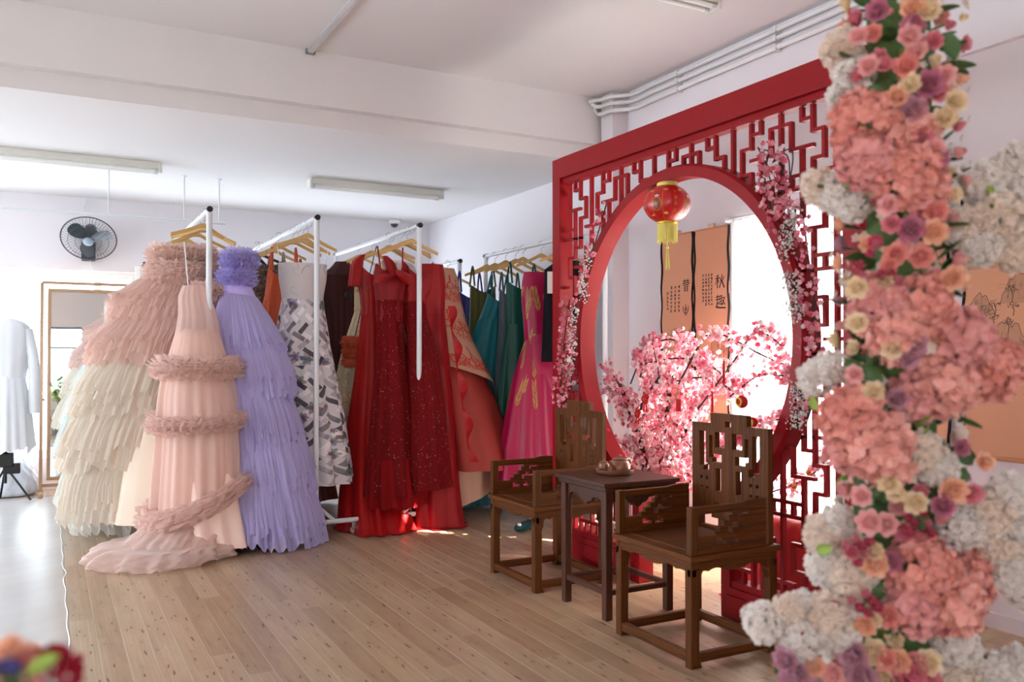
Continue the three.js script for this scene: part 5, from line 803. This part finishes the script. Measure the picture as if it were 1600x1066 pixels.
const fx = (px, py) => atX(px, py, GX - 0.035);
[[[[948, 318], [930, 380], [915, 430], [902, 480]], 'pink', 'pink blossom spray high on the ring on its gown rack side', 46],
 [[[925, 385], [915, 440], [918, 470]], 'white', 'white blossom spray between pink sprays on the gown rack side of the gate', 60],
 [[[890, 468], [882, 530], [880, 570]], 'pink', 'pink blossom spray against the gate post next to the fuchsia gown', 44],
 [[[902, 480], [898, 540], [892, 600]], 'white', 'long white blossom spray above the far armchair', 80],
 [[[903, 520], [895, 580], [882, 640]], 'pink', 'pink blossom spray just above the far armchair back', 48],
 [[[880, 560], [876, 610], [880, 640]], 'pink', 'short pink blossom spray lowest on the gate post by the gowns', 36],
 [[[1206, 225], [1196, 275], [1205, 320], [1222, 360]], 'pink', 'pink blossom spray at the top of the ring under the bare twigs', 62],
 [[[1222, 232], [1226, 290], [1236, 340]], 'pink', 'full pink blossom spray hanging beside the ring under the bare twigs', 62],
 [[[1246, 320], [1236, 370], [1226, 405]], 'white', 'white blossom spray just below the full pink sprays', 80],
 [[[1252, 300], [1262, 390], [1272, 470], [1262, 545]], 'pink', 'long pink blossom spray down the pillar side of the gate', 70],
 [[[1240, 428], [1244, 465], [1248, 500]], 'white', 'white blossom spray halfway down the pillar side of the ring', 80],
 [[[1268, 470], [1280, 560], [1272, 620], [1262, 650]], 'pink', 'pink blossom spray trailing towards the floral pillar', 52],
 [[[1252, 600], [1254, 640], [1246, 668]], 'white', 'lowest white blossom spray on the pillar side of the ring', 70]].forEach(([p, k, l, n], i) => spray(p.map(q => fx(...q)), l, k, n, 600 + i, k === 'white' ? 0.045 : 0.05));
// bare twigs at the top right
{ const t = thing('bare_twigs', 'dark bare twigs sticking out above the pink sprays', 'twigs', [0, 0, 0]), R = rng(640); for (let i = 0; i < 7; i++) { const a = fx(1200 + R() * 24, 230 + R() * 30), b = fx(1185 + R() * 60, 225 + R() * 40), c = fx(1210 + R() * 40, 300 + R() * 30); part('twig', tube([a, b, c], 0.003, 20, 5), twig, t); } }

// flowering plum tree behind the gate
{
  const R = rng(700), t = thing('blossom_tree', 'artificial pink plum blossom tree behind the moon gate in front of the bright window', 'tree', [3.38, 0, -4.22]);
  part('pot', lathe([[0.001, 0], [0.11, 0], [0.15, 0.2], [0.16, 0.22], [0.13, 0.22], [0.125, 0.19], [0.001, 0.19]], 32), std({ color: '#7a1a1a', roughness: 0.5 }), t);
  const tips = [], seg = [];
  const W = (px, py, x) => atX(px, py, x).sub(V(3.38, 0, -4.22));
  const foot = V(0, 0.19, 0);
  // main stems rise from the pot, then fan out; side shoots carry the blossom
  const stems = [[[1022, 800], [1010, 720], [990, 660], [968, 600]], [[1024, 800], [1018, 700], [1012, 620], [1008, 560]], [[1026, 800], [1035, 700], [1045, 620], [1060, 565]], [[1028, 800], [1050, 720], [1085, 650], [1120, 600]], [[1022, 800], [990, 750], [965, 715], [945, 695]], [[1030, 800], [1070, 760], [1110, 720], [1150, 690]], [[1024, 800], [1000, 700], [1000, 640], [1030, 590]], [[1030, 800], [1060, 700], [1075, 640], [1085, 610]], [[1026, 800], [1040, 760], [1060, 740], [1075, 735]]];
  stems.forEach((b, k) => { const c = new THREE.CatmullRomCurve3([foot, ...b.map((q, i) => W(q[0], q[1], 3.38 + (i / 3) * ((k * 0.37) % 0.44 - 0.22)))]); seg.push([c, k < 4 ? 0.013 : 0.008]);
    for (let j = 0; j < 15; j++) { const u = 0.38 + 0.62 * j / 14, p = c.getPointAt(u), tg = c.getTangentAt(u), d = tg.clone().multiplyScalar(0.5).add(V((R() - 0.5) * 0.9, (R() - 0.35) * 0.8, (R() - 0.5) * 1.8)).normalize(), l = 0.10 + R() * 0.13, q = p.clone().addScaledVector(d, l); q.x = Math.min(0.33, Math.max(-0.33, q.x)); const e = new THREE.CatmullRomCurve3([p, p.clone().lerp(q, 0.5).add(V(0, 0.012, 0)), q]); seg.push([e, 0.003]); for (let i = 0; i < 5; i++) tips.push([e.getPoint(0.15 + 0.85 * R()), d]); } });
  // long side branches that arch across the opening
  for (const b of [[[985, 600], [1010, 545], [1040, 530], [1100, 550], [1125, 575]], [[1000, 570], [1060, 560], [1110, 570], [1140, 600]], [[1040, 600], [1090, 590], [1130, 600], [1150, 620]], [[1060, 600], [1110, 520], [1140, 528], [1200, 560], [1240, 575]], [[1140, 620], [1190, 585], [1230, 588], [1245, 580]], [[1090, 640], [1150, 560], [1185, 515], [1225, 545]], [[1000, 590], [1018, 540], [1032, 528]], [[1120, 790], [1200, 770], [1270, 740], [1310, 690]], [[1150, 690], [1200, 660], [1235, 650]]]) {
    const c = new THREE.CatmullRomCurve3(b.map((q, i) => W(q[0], q[1], 3.26 + 0.05 * i))); seg.push([c, 0.005]); const n = 22; for (let i = 0; i < n; i++) tips.push([c.getPoint(0.1 + 0.9 * R()), c.getTangent(R())]);
  }
  seg.forEach(([c, r]) => part(r > 0.0125 ? 'trunk' : 'branch', new THREE.TubeGeometry(c, 8, Math.max(0.0018, r), 6), twig, t));
  let cnt = 0; const rest = [], M4 = new THREE.Object3D();
  for (const [p, d] of tips) for (let k = 0; k < 6; k++) {
    const q = p.clone().add(V((R() - 0.5) * 0.085, (R() - 0.5) * 0.085, (R() - 0.5) * 0.085)), dir = V(-0.3 - R() * 0.5, R() - 0.4, (R() - 0.5) * 1.6), mi = R() < 0.22 ? 0 : R() < 0.4 ? 1 : R() < 0.22 ? 2 : 3, gi = (R() * 3) | 0, sc = 1.0 + R() * 0.6;
    if (k === 0 && cnt < 300) { const m = part('blossom', blossomGeo[gi], blossomMats[mi], t); m.position.copy(q); orient(m, dir, R); m.scale.setScalar(sc); cnt++; }
    else { M4.position.copy(q); orient(M4, dir, R); M4.scale.setScalar(sc); M4.updateMatrix(); (rest[mi] = rest[mi] || []).push(M4.matrix.clone()); }
  }
  rest.forEach((ms, i) => { const im = new THREE.InstancedMesh(blossomGeo[1], blossomMats[i], ms.length); im.name = 'small_blossoms'; im.userData.kind = 'stuff'; ms.forEach((m, k) => im.setMatrixAt(k, m)); t.add(shade(im)); });
  console.log('tree blossoms', cnt, rest.map(r => r.length).join(' '), 'branches', seg.length);
  // festive ornaments
  const redO = satin('#b80f14', 0.5);
  const tassel = (px, py, x, len, label) => { const p = atX(px, py, x), o = thing('red_tassel', label, 'tassel', [p.x, p.y, p.z]); part('cord', rod(V(0, 0, 0), V(0, 0.10, 0), 0.0016, 0.0016, 5), redO, o); part('bead', G(new THREE.SphereGeometry(0.009, 12, 8), g => g.translate(0, 0, 0)), std({ color: '#f0d8c8', roughness: 0.4 }), o); part('threads', lathe([[0.001, -0.006], [0.006, -0.008], [0.009, -len], [0.001, -len]], 12), redO, o); };
  tassel(1131, 562, 3.2, 0.13, 'red tassel with a white bead hanging in front of the two character scroll');
  tassel(1113, 610, 3.2, 0.12, 'slim red tassel hanging on the blossom tree below the scroll');
  const knot = (px, py, s, label) => { const p = atX(px, py, 3.12), o = thing('red_knot', label, 'ornament', [p.x, p.y, p.z]); part('knot_body', G(new THREE.TorusKnotGeometry(0.02 * s, 0.007 * s, 60, 8, 2, 3), g => g.scale(0.6, 1, 1)), redO, o); for (const q of [-1, 1]) part('tail', rod(V(0, -0.02 * s, q * 0.008), V(0, -0.075 * s, q * 0.014), 0.004 * s, 0.005 * s), redO, o); };
  knot(1008, 622, 1.1, 'red knotted bow on the pilaster side of the blossom tree'); knot(996, 645, 0.9, 'small red and gold knot below the knotted bow on the blossom tree');
  const medal = (px, py, s, label) => { const p = atX(px, py, 3.1), o = thing('lantern_ornament', label, 'ornament', [p.x, p.y, p.z]); part('ornament_body', G(new THREE.SphereGeometry(0.034 * s, 20, 14), g => g.scale(0.6, 0.9, 1)), redO, o); part('gold_emblem', G(new THREE.TorusGeometry(0.017 * s, 0.005 * s, 8, 20), g => { g.rotateY(PI / 2); g.translate(-0.02 * s, 0, 0); }), M.gold, o); part('cord', rod(V(0, 0.03 * s, 0), V(0, 0.09, 0), 0.0015, 0.0015, 5), redO, o); };
  medal(1159, 628, 1.1, 'round red and gold lantern ornament above the near armchair'); medal(1176, 660, 0.9, 'small gold ornament behind the armchair back');
  { const p = atX(1060, 632, 3.2), o = thing('red_packet', 'small red paper packet on the blossom tree', 'ornament', [p.x, p.y, p.z], 0, null); part('packet', rbox(-0.002, 0.002, -0.04, 0.03, -0.022, 0.022, 0.001), std({ color: '#c01018', roughness: 0.5 }), o); part('packet_cord', rod(V(0, 0.03, 0), V(0, 0.07, 0), 0.0012, 0.0012, 5), redO, o); }
  const kum = std({ color: '#e8861c', roughness: 0.4 });
  [[1120, 705], [1146, 692], [1222, 764], [1262, 738], [1240, 760], [1190, 672], [1085, 680]].forEach(([px, py], i) => { const p = atX(px, py, 3.3), o = thing('kumquat_ornament', 'small orange kumquat hung on the blossom branches', 'ornament', [p.x, p.y, p.z], 0, 'kumquats on the blossom tree'); part('fruit', G(new THREE.SphereGeometry(0.014, 14, 10), g => g.scale(1, 1.1, 1)), kum, o); part('stalk', rod(V(0, 0.013, 0), V(0, 0.04, 0), 0.0012, 0.0012, 5), twig, o); });
}
{ // red cloth over the bench behind the lattice
  const g = cloth({ prof: [[0.44, 0.01, 0.01], [0.44, 0.12, 0.2], [0.40, 0.2, 0.32], [0.22, 0.25, 0.38], [0.05, 0.30, 0.44], [0.005, 0.33, 0.48]], rows: 46, seg: 200, folds: 11, amp: [0.01, 0.12], seed: 720, crumple: 0.02 });
  const t = thing('red_draped_bench', 'low bench draped in bright red cloth behind the lattice', 'bench', [3.38, 0, -3.12]);
  part('red_cloth', g, phy({ color: '#d8141a', roughness: 0.6, transmission: 0.25, thickness: 0, sheen: 0.4 }), t);
  part('bench', rbox(-0.15, 0.15, 0, 0.38, -0.25, 0.25, 0.01), M.woodH, t);
  const s = thing('red_box', 'small red box on the floor under the rocky peaks scroll', 'box', [3.50, 0, -2.62]); part('box_body', rbox(-0.1, 0.1, 0, 0.2, -0.14, 0.14, 0.004), M.red, s); part('box_lid', rbox(-0.104, 0.104, 0.2, 0.24, -0.144, 0.144, 0.004), M.red, s);
}

// ---------------------------------------------------------------- floral pillar in the foreground
const roseGeo = [0, 1, 2].map(i => flowerGeo([[3, 0.011, 0.009, 1.2, 1.0, -0.2], [4, 0.014, 0.011, 1.1, 0.85, -0.2, 0.001], [5, 0.018, 0.0125, 0.9, 0.65, -0.2, 0.002], [6, 0.022, 0.014, 0.6, 0.4, -0.15, 0.002], [7, 0.026, 0.0145, 0.3, 0.12, -0.15, 0.002]], 800 + i));
const budGeo = flowerGeo([[3, 0.012, 0.009, 1.2, 1.0, -0.3], [4, 0.014, 0.011, 1.1, 0.8, -0.25], [4, 0.016, 0.011, 0.9, 0.55, -0.2]], 810);
function headGeo(n, r, size, petals, seed, half = 0.2) { // rounded head of many small flowers
  const R = rng(seed), gs = []; for (let i = 0; i < n; i++) { const y = 1 - (1 + half) * (i + 0.5) / n, a = i * 2.39996, s = Math.sqrt(Math.max(0, 1 - y * y)), d = V(Math.cos(a) * s, y, Math.sin(a) * s); const f = flowerGeo(petals(R).map(l => [l[0], l[1] * size, l[2] * size, ...l.slice(3)]), seed * 50 + i); const o = new THREE.Object3D(); o.position.copy(d).multiplyScalar(r * (0.82 + R() * 0.32)); d.add(V((R() - 0.5) * 0.7, (R() - 0.5) * 0.7, (R() - 0.5) * 0.7)); orient(o, d, R); o.updateMatrix(); f.applyMatrix4(o.matrix); gs.push(f); } return merge(gs); }
const hydGeo = [0, 1, 2].map(i => headGeo(76, 0.072, 1, R => [[4, 0.025 + R() * 0.008, 0.0165, 0.15 + R() * 0.5, -0.1 + R() * 0.8, (R() - 0.4) * 0.9]], 820 + i, 0.45));
const puffGeo = [0, 1].map(i => headGeo(46, 0.047, 1, R => [[5, 0.020, 0.0125, 0.3, 0.1, 0.3], [5, 0.016, 0.011, 0.6, 0.5, 0.3], [3, 0.011, 0.008, 0.8, 0.9, 0.3]], 840 + i, 0.75));
const leafGeo = (() => { const g = petalPatch(0.06, 0.02, 0.12, 0.35, 5, 4); return g; })();
const pet = (c, tr = 0.38) => phy({ color: c, roughness: 0.75, transmission: tr, thickness: 0, sheen: 0.25, sheenColor: new THREE.Color(c) });
const FM = { coral: pet('#f6aaa2'), pink: pet('#fac4c4'), rose: pet('#ea93a3'), hot: pet('#d84a72'), mauve: pet('#cd7f9d'), dusk: pet('#d3a0b4'), peach: pet('#fdcdb0'), cream: pet('#fae8c8'), white: pet('#fffbf8', 0.5), ivory: pet('#fff5ec', 0.5), hyd: pet('#eea99e', 0.2), hyd2: pet('#f3b6ac', 0.2), hyd3: pet('#e8a6a4', 0.2), leaf: std({ color: '#3f6232', roughness: 0.5 }), lime: std({ color: '#8aa54a', roughness: 0.6 }) };
{
  const R = rng(900), AX = 1.83, AZ = -1.40, D0 = SN * AX - CS * AZ;
  const t = thing('floral_pillar', 'tall artificial flower column of roses, salmon hydrangeas and white blossom beside the moon gate', 'flower column', [AX, 0, AZ]);
  part('pillar_core', new THREE.CylinderGeometry(0.07, 0.085, 2.45, 24).translate(0, 1.225, 0), std({ color: '#557243', roughness: 0.9 }), t);
  part('pillar_base', new THREE.CylinderGeometry(0.22, 0.24, 0.03, 40).translate(0, 0.015, 0), M.white, t);
  const away = (p) => V(p.x - AX, 0.15 * (R() - 0.5), p.z - AZ);
  const toCam = V(-AX, 0, -AZ).normalize();
  const fix = (geo, mat, name, px, py, dd, sc, up = 0, scy = 1) => { const p = atDepth(px, py, D0 - dd), m = part(name, geo, mat, t); m.position.set(p.x - AX, p.y, p.z - AZ); const d = V(p.x - AX, 0, p.z - AZ).normalize().multiplyScalar(0.7).add(toCam.clone().multiplyScalar(0.8)).add(V(0, up + (R() - 0.5) * 0.5, 0)); orient(m, d, R); m.scale.setScalar(sc); return m; };
  // salmon hydrangeas and white puffs where the photograph has them
  [[1350, 190, .12, .95], [1415, 205, .12, .9], [1355, 250, .13, .85], [1415, 275, .14, 1.0], [1445, 290, .1, .8], [1375, 470, .12, .85], [1440, 480, .13, .95], [1400, 520, .14, .9], [1490, 530, .12, 1.0], [1545, 575, .08, 1.0], [1470, 600, .12, 1.0], [1430, 620, .1, .8], [1330, 650, .12, .95], [1370, 700, .13, 1.1], [1330, 700, .1, .8], [1440, 890, .13, 1.05], [1475, 935, .12, 1.1], [1420, 945, .13, .85], [1510, 900, .08, .8]].forEach(([x, y, d, s], i) => fix(hydGeo[i % 3], [FM.hyd, FM.hyd2, FM.hyd3][i % 3], 'hydrangea_head', x, y, d - 0.015, s * 0.86, 0.1));
  [[1320, 75, 0, .9], [1335, 115, .02, .8], [1315, 150, 0, .6], [1280, 290, 0, .75], [1310, 300, .03, .85], [1335, 320, .05, .7], [1510, 355, .06, .9], [1545, 290, .05, 1.0], [1590, 265, .06, 1.0], [1560, 345, .08, 1.1], [1600, 330, .08, 1.1], [1535, 385, .08, .8], [1590, 395, .08, .8], [1275, 590, .02, .75], [1300, 575, .05, .7], [1440, 705, .12, .8], [1465, 730, .12, .75], [1500, 820, .1, .9], [1540, 800, .1, 1.0], [1575, 775, .1, .95], [1595, 820, .1, 1.0], [1560, 850, .08, .9], [1580, 900, .1, .85], [1600, 920, .1, .8], [1285, 835, .05, .8], [1310, 820, .06, .8], [1290, 885, .07, .8], [1325, 900, .1, .9], [1345, 890, .1, .7], [1190, 970, .1, .8], [1230, 950, .12, .6], [1255, 945, .1, .6], [1245, 1000, .12, .9], [1290, 960, .12, .9], [1310, 990, .12, .8], [1490, 1005, .1, .9], [1500, 1045, .08, .8], [1545, 1050, .1, .9], [1585, 1040, .1, .8], [1480, 1060, .1, .8]].forEach(([x, y, d, s], i) => fix(puffGeo[i % 2], i % 3 ? FM.white : FM.ivory, 'white_blossom_cluster', x, y, d, s, 0.1));
  // branches that carry the outlying clusters
  for (const [x0, y0, x1, y1] of [[1430, 380, 1600, 290], [1430, 400, 1590, 380], [1430, 850, 1600, 790], [1440, 860, 1600, 920], [1380, 330, 1280, 290], [1370, 620, 1275, 590], [1370, 900, 1285, 840], [1370, 1000, 1190, 970], [1420, 1000, 1590, 1050], [1430, 560, 1545, 575], [1380, 140, 1315, 80]]) { const a = atDepth(x0, y0, D0), b = atDepth(x1, y1, D0 - 0.05), f = p => V(p.x - AX, p.y, p.z - AZ); part('branch', tube([f(a), f(a).lerp(f(b), 0.5).add(V(0, 0.02, 0)), f(b)], 0.005, 16, 6), std({ color: '#5c6a34', roughness: 0.7 }), t); }
  // roses: hand placed leads, then a packed fill round the column
  const named = [[1432, 12, 'peach', 1.3], [1455, 15, 'cream', 1.1], [1375, 15, 'mauve', 1.1], [1425, 55, 'pink', 1.1], [1435, 78, 'pink', 1.0], [1345, 55, 'pink', .9], [1367, 50, 'coral', .9], [1430, 38, 'mauve', 1.1], [1462, 62, 'rose', .9], [1418, 102, 'coral', 1.2], [1360, 102, 'pink', 1.0], [1385, 100, 'rose', .8], [1480, 115, 'pink', 1.0], [1452, 132, 'mauve', 1.4], [1468, 145, 'rose', .9], [1405, 150, 'peach', 1.1], [1425, 130, 'cream', 1.0], [1430, 170, 'dusk', 1.2], [1495, 158, 'cream', 1.1], [1478, 185, 'cream', 1.1], [1440, 212, 'rose', 1.1], [1462, 232, 'pink', 1.0], [1466, 246, 'mauve', 1.1], [1440, 310, 'pink', 1.0], [1462, 330, 'coral', 1.2], [1390, 320, 'pink', 1.0], [1395, 350, 'rose', .9], [1425, 358, 'mauve', 1.3], [1460, 362, 'peach', 1.2], [1400, 398, 'coral', 1.1], [1440, 402, 'coral', 1.2], [1413, 388, 'pink', .9], [1390, 415, 'coral', .8], [1370, 378, 'hot', .7], [1488, 435, 'peach', 1.2], [1382, 440, 'cream', .9], [1340, 450, 'cream', 1.1], [1340, 505, 'cream', 1.0], [1425, 538, 'dusk', 1.3], [1420, 560, 'dusk', 1.0], [1395, 545, 'cream', 1.0], [1365, 612, 'cream', 1.0], [1335, 585, 'pink', .9], [1388, 755, 'cream', 1.0], [1398, 770, 'cream', .9], [1428, 784, 'cream', 1.1], [1485, 765, 'peach', 1.3], [1470, 790, 'mauve', 1.1], [1515, 770, 'rose', 1.0], [1535, 722, 'peach', .9], [1357, 815, 'pink', 1.2], [1383, 818, 'pink', 1.1], [1345, 775, 'pink', 1.0], [1330, 860, 'rose', .7], [1366, 880, 'peach', 1.3], [1365, 860, 'cream', .9], [1390, 875, 'mauve', 1.0], [1432, 980, 'pink', 1.2], [1385, 960, 'coral', 1.1], [1350, 975, 'peach', 1.0], [1362, 965, 'cream', .9], [1228, 1028, 'dusk', 1.2], [1242, 1050, 'dusk', 1.6], [1330, 1018, 'dusk', 1.5], [1345, 1052, 'dusk', 1.5], [1300, 1050, 'pink', 1.1], [1272, 1038, 'peach', 1.0], [1362, 1015, 'cream', 1.2], [1378, 1025, 'coral', 1.1], [1400, 1030, 'peach', 1.2], [1425, 1038, 'rose', 1.5], [1446, 1032, 'cream', 1.2], [1375, 1056, 'cream', 1.1], [1392, 1060, 'rose', 1.0], [1410, 1062, 'hot', .9], [1450, 1060, 'rose', 1.0], [1500, 700, 'mauve', .8]];
  named.forEach(([x, y, c, s], i) => fix(roseGeo[i % 3], FM[c], 'rose', x, y, 0.145 + 0.02 * R(), s, 0.1));
  const buds = [[1335, 840], [1345, 850], [1330, 862], [1352, 862], [1340, 875], [1358, 845], [1322, 850], [1415, 805], [1425, 815], [1430, 832], [1418, 828], [1440, 800], [1448, 815], [1450, 830], [1436, 798], [1352, 925], [1342, 945], [1362, 935], [1330, 935], [1370, 945], [1355, 955], [1372, 382], [1362, 395], [1395, 425], [1405, 440], [1378, 430], [1345, 415], [1350, 430]];
  buds.forEach(([x, y], i) => fix(budGeo, i % 3 ? FM.hot : FM.rose, 'rose_bud', x, y, 0.155, 0.95 + R() * 0.4));
  const keys = ['pink', 'coral', 'pink', 'rose', 'peach', 'cream', 'ivory', 'white', 'pink', 'dusk', 'rose', 'peach'];
  let n = 0;
  for (let i = 0; i < 320; i++) {
    const y = 0.1 + (i / 320) * 2.32, a = i * 2.39996 + R() * 0.4, r = (0.108 + 0.035 * R()) * (y < 0.5 ? 1.35 : 1), d = V(Math.cos(a), (R() - 0.5) * 0.5, Math.sin(a)); const small = R() < 0.34, m = part(small ? 'rose_bud' : 'rose', small ? budGeo : roseGeo[i % 3], FM[keys[(R() * keys.length) | 0]], t); m.position.set(Math.cos(a) * r, y, Math.sin(a) * r); orient(m, d, R); m.scale.setScalar(small ? 0.9 + R() * 0.5 : 0.75 + R() * 0.4); n++;
  }
  for (let i = 0; i < 265; i++) { const y = 0.08 + (i / 265) * 2.36, a = i * 2.39996 + 1 + R(), r = 0.08 + 0.04 * R(), m = part('leaf', leafGeo, R() < 0.85 ? FM.leaf : FM.lime, t); m.position.set(Math.cos(a) * r * 0.9, y, Math.sin(a) * r * 0.9); m.quaternion.setFromUnitVectors(V(1, 0, 0), V(Math.cos(a + (R() - 0.5)), (R() - 0.5) * 1.4, Math.sin(a + (R() - 0.5))).normalize()); m.scale.setScalar(0.7 + R() * 0.6); }
  for (const [x, y, c] of [[1410, 235, 'leaf'], [1440, 240, 'leaf'], [1430, 222, 'leaf'], [1545, 320, 'lime'], [1560, 318, 'lime'], [1425, 455, 'leaf'], [1440, 440, 'leaf'], [1375, 770, 'leaf'], [1405, 752, 'leaf'], [1360, 775, 'leaf'], [1520, 720, 'leaf'], [1510, 735, 'leaf'], [1465, 680, 'leaf'], [1250, 965, 'lime'], [1225, 960, 'lime'], [1580, 870, 'lime'], [1500, 1040, 'lime'], [1580, 1050, 'lime'], [1275, 860, 'lime'], [1272, 640, 'lime'], [1325, 270, 'lime'], [1215, 1055, 'leaf'], [1380, 915, 'leaf'], [1360, 990, 'leaf'], [1390, 990, 'leaf'], [1375, 600, 'leaf'], [1350, 590, 'leaf'], [1385, 640, 'leaf'], [1465, 80, 'leaf'], [1480, 50, 'leaf'], [1370, 130, 'leaf']]) fix(leafGeo, FM[c], 'leaf', x, y, c === 'lime' ? 0.09 : 0.12, (c === 'lime' ? 0.5 : 0.95) + R() * 0.4);
  // airy filler: tiny white florets
  const im = new THREE.InstancedMesh(flowerGeo([[5, 0.012, 0.006, 0.2, 0.3, 0.2]], 870), FM.ivory, 420), q = new THREE.Object3D(); im.name = 'filler_florets'; im.userData.kind = 'stuff';
  for (let i = 0; i < 420; i++) { const y = 0.1 + R() * 2.3, a = R() * 7, r = 0.11 + 0.045 * R(); q.position.set(Math.cos(a) * r, y, Math.sin(a) * r); orient(q, V(Math.cos(a), R() - 0.5, Math.sin(a)), R); q.scale.setScalar(0.8 + R() * 0.8); q.updateMatrix(); im.setMatrixAt(i, q.matrix); } t.add(shade(im));
  console.log('pillar fill', n);
}
{ // blurred bouquet at the lower left, in a vase on a small stand
  const R = rng(950), D = 0.85, c = atDepth(30, 1090, D), st = thing('plant_stand', 'slim white plant stand under the crimson pompon bouquet', 'stand', [c.x, 0, c.z]);
  part('stand_top', new THREE.CylinderGeometry(0.14, 0.14, 0.02, 40).translate(0, 0.60, 0), M.white, st); part('stand_column', new THREE.CylinderGeometry(0.025, 0.03, 0.59, 20).translate(0, 0.295, 0), M.white, st); part('stand_foot', new THREE.CylinderGeometry(0.13, 0.14, 0.02, 40).translate(0, 0.01, 0), M.white, st);
  const t = thing('flower_bouquet', 'bouquet with a crimson pompon bloom and small peach and violet flowers', 'bouquet', [c.x, 0.61, c.z]);
  part('vase', lathe([[0.001, 0], [0.035, 0], [0.045, 0.06], [0.03, 0.14], [0.034, 0.17], [0.03, 0.17], [0.026, 0.14], [0.001, 0.13]], 32), std({ color: '#d9dde0', roughness: 0.3 }), t);
  const put = (px, py, geo, mat, name, s) => { const p = atDepth(px, py, D - 0.02 + R() * 0.05), m = part(name, geo, mat, t); m.position.set(p.x - c.x, p.y - 0.61, p.z - c.z); orient(m, V(-SN * 0 - 0.3, 0.8, 0.6), R); m.scale.setScalar(s); part('stem', tube([V(0, 0.13, 0), V((p.x - c.x) * 0.4, (p.y - 0.61) * 0.7, (p.z - c.z) * 0.4), V(p.x - c.x, p.y - 0.61, p.z - c.z)], 0.002, 10, 5), FM.leaf, t); };
  const pom = headGeo(90, 0.022, 0.42, Rr => [[4, 0.022, 0.012, 0.5, 0.7, 0.2]], 960, 0.8);
  put(85, 1052, pom, pet('#b01238', 0.05), 'pompon_bloom', 0.95);
  for (const [x, y, k, s] of [[22, 1012, 'peach', .55], [48, 1022, 'peach', .55], [40, 1035, 'coral', .5], [10, 1025, 'peach', .5], [25, 1062, 'coral', .6], [60, 1065, 'pink', .5], [-5, 1050, 'pink', .6]]) put(x, y, roseGeo[1], FM[k], 'small_bloom', s);
  for (const [x, y] of [[18, 1038], [30, 1045], [8, 1045], [25, 1030]]) put(x, y, budGeo, pet('#5a5aa0', 0.1), 'violet_bloom', 0.7);
  for (const [x, y] of [[48, 1048], [40, 1055], [0, 1065]]) put(x, y, leafGeo, FM.lime, 'leaf', 0.5);
}
scene.traverse(o => { if (o.isMesh) { o.castShadow = true; o.receiveShadow = true; } });
renderer.render(scene, camera);
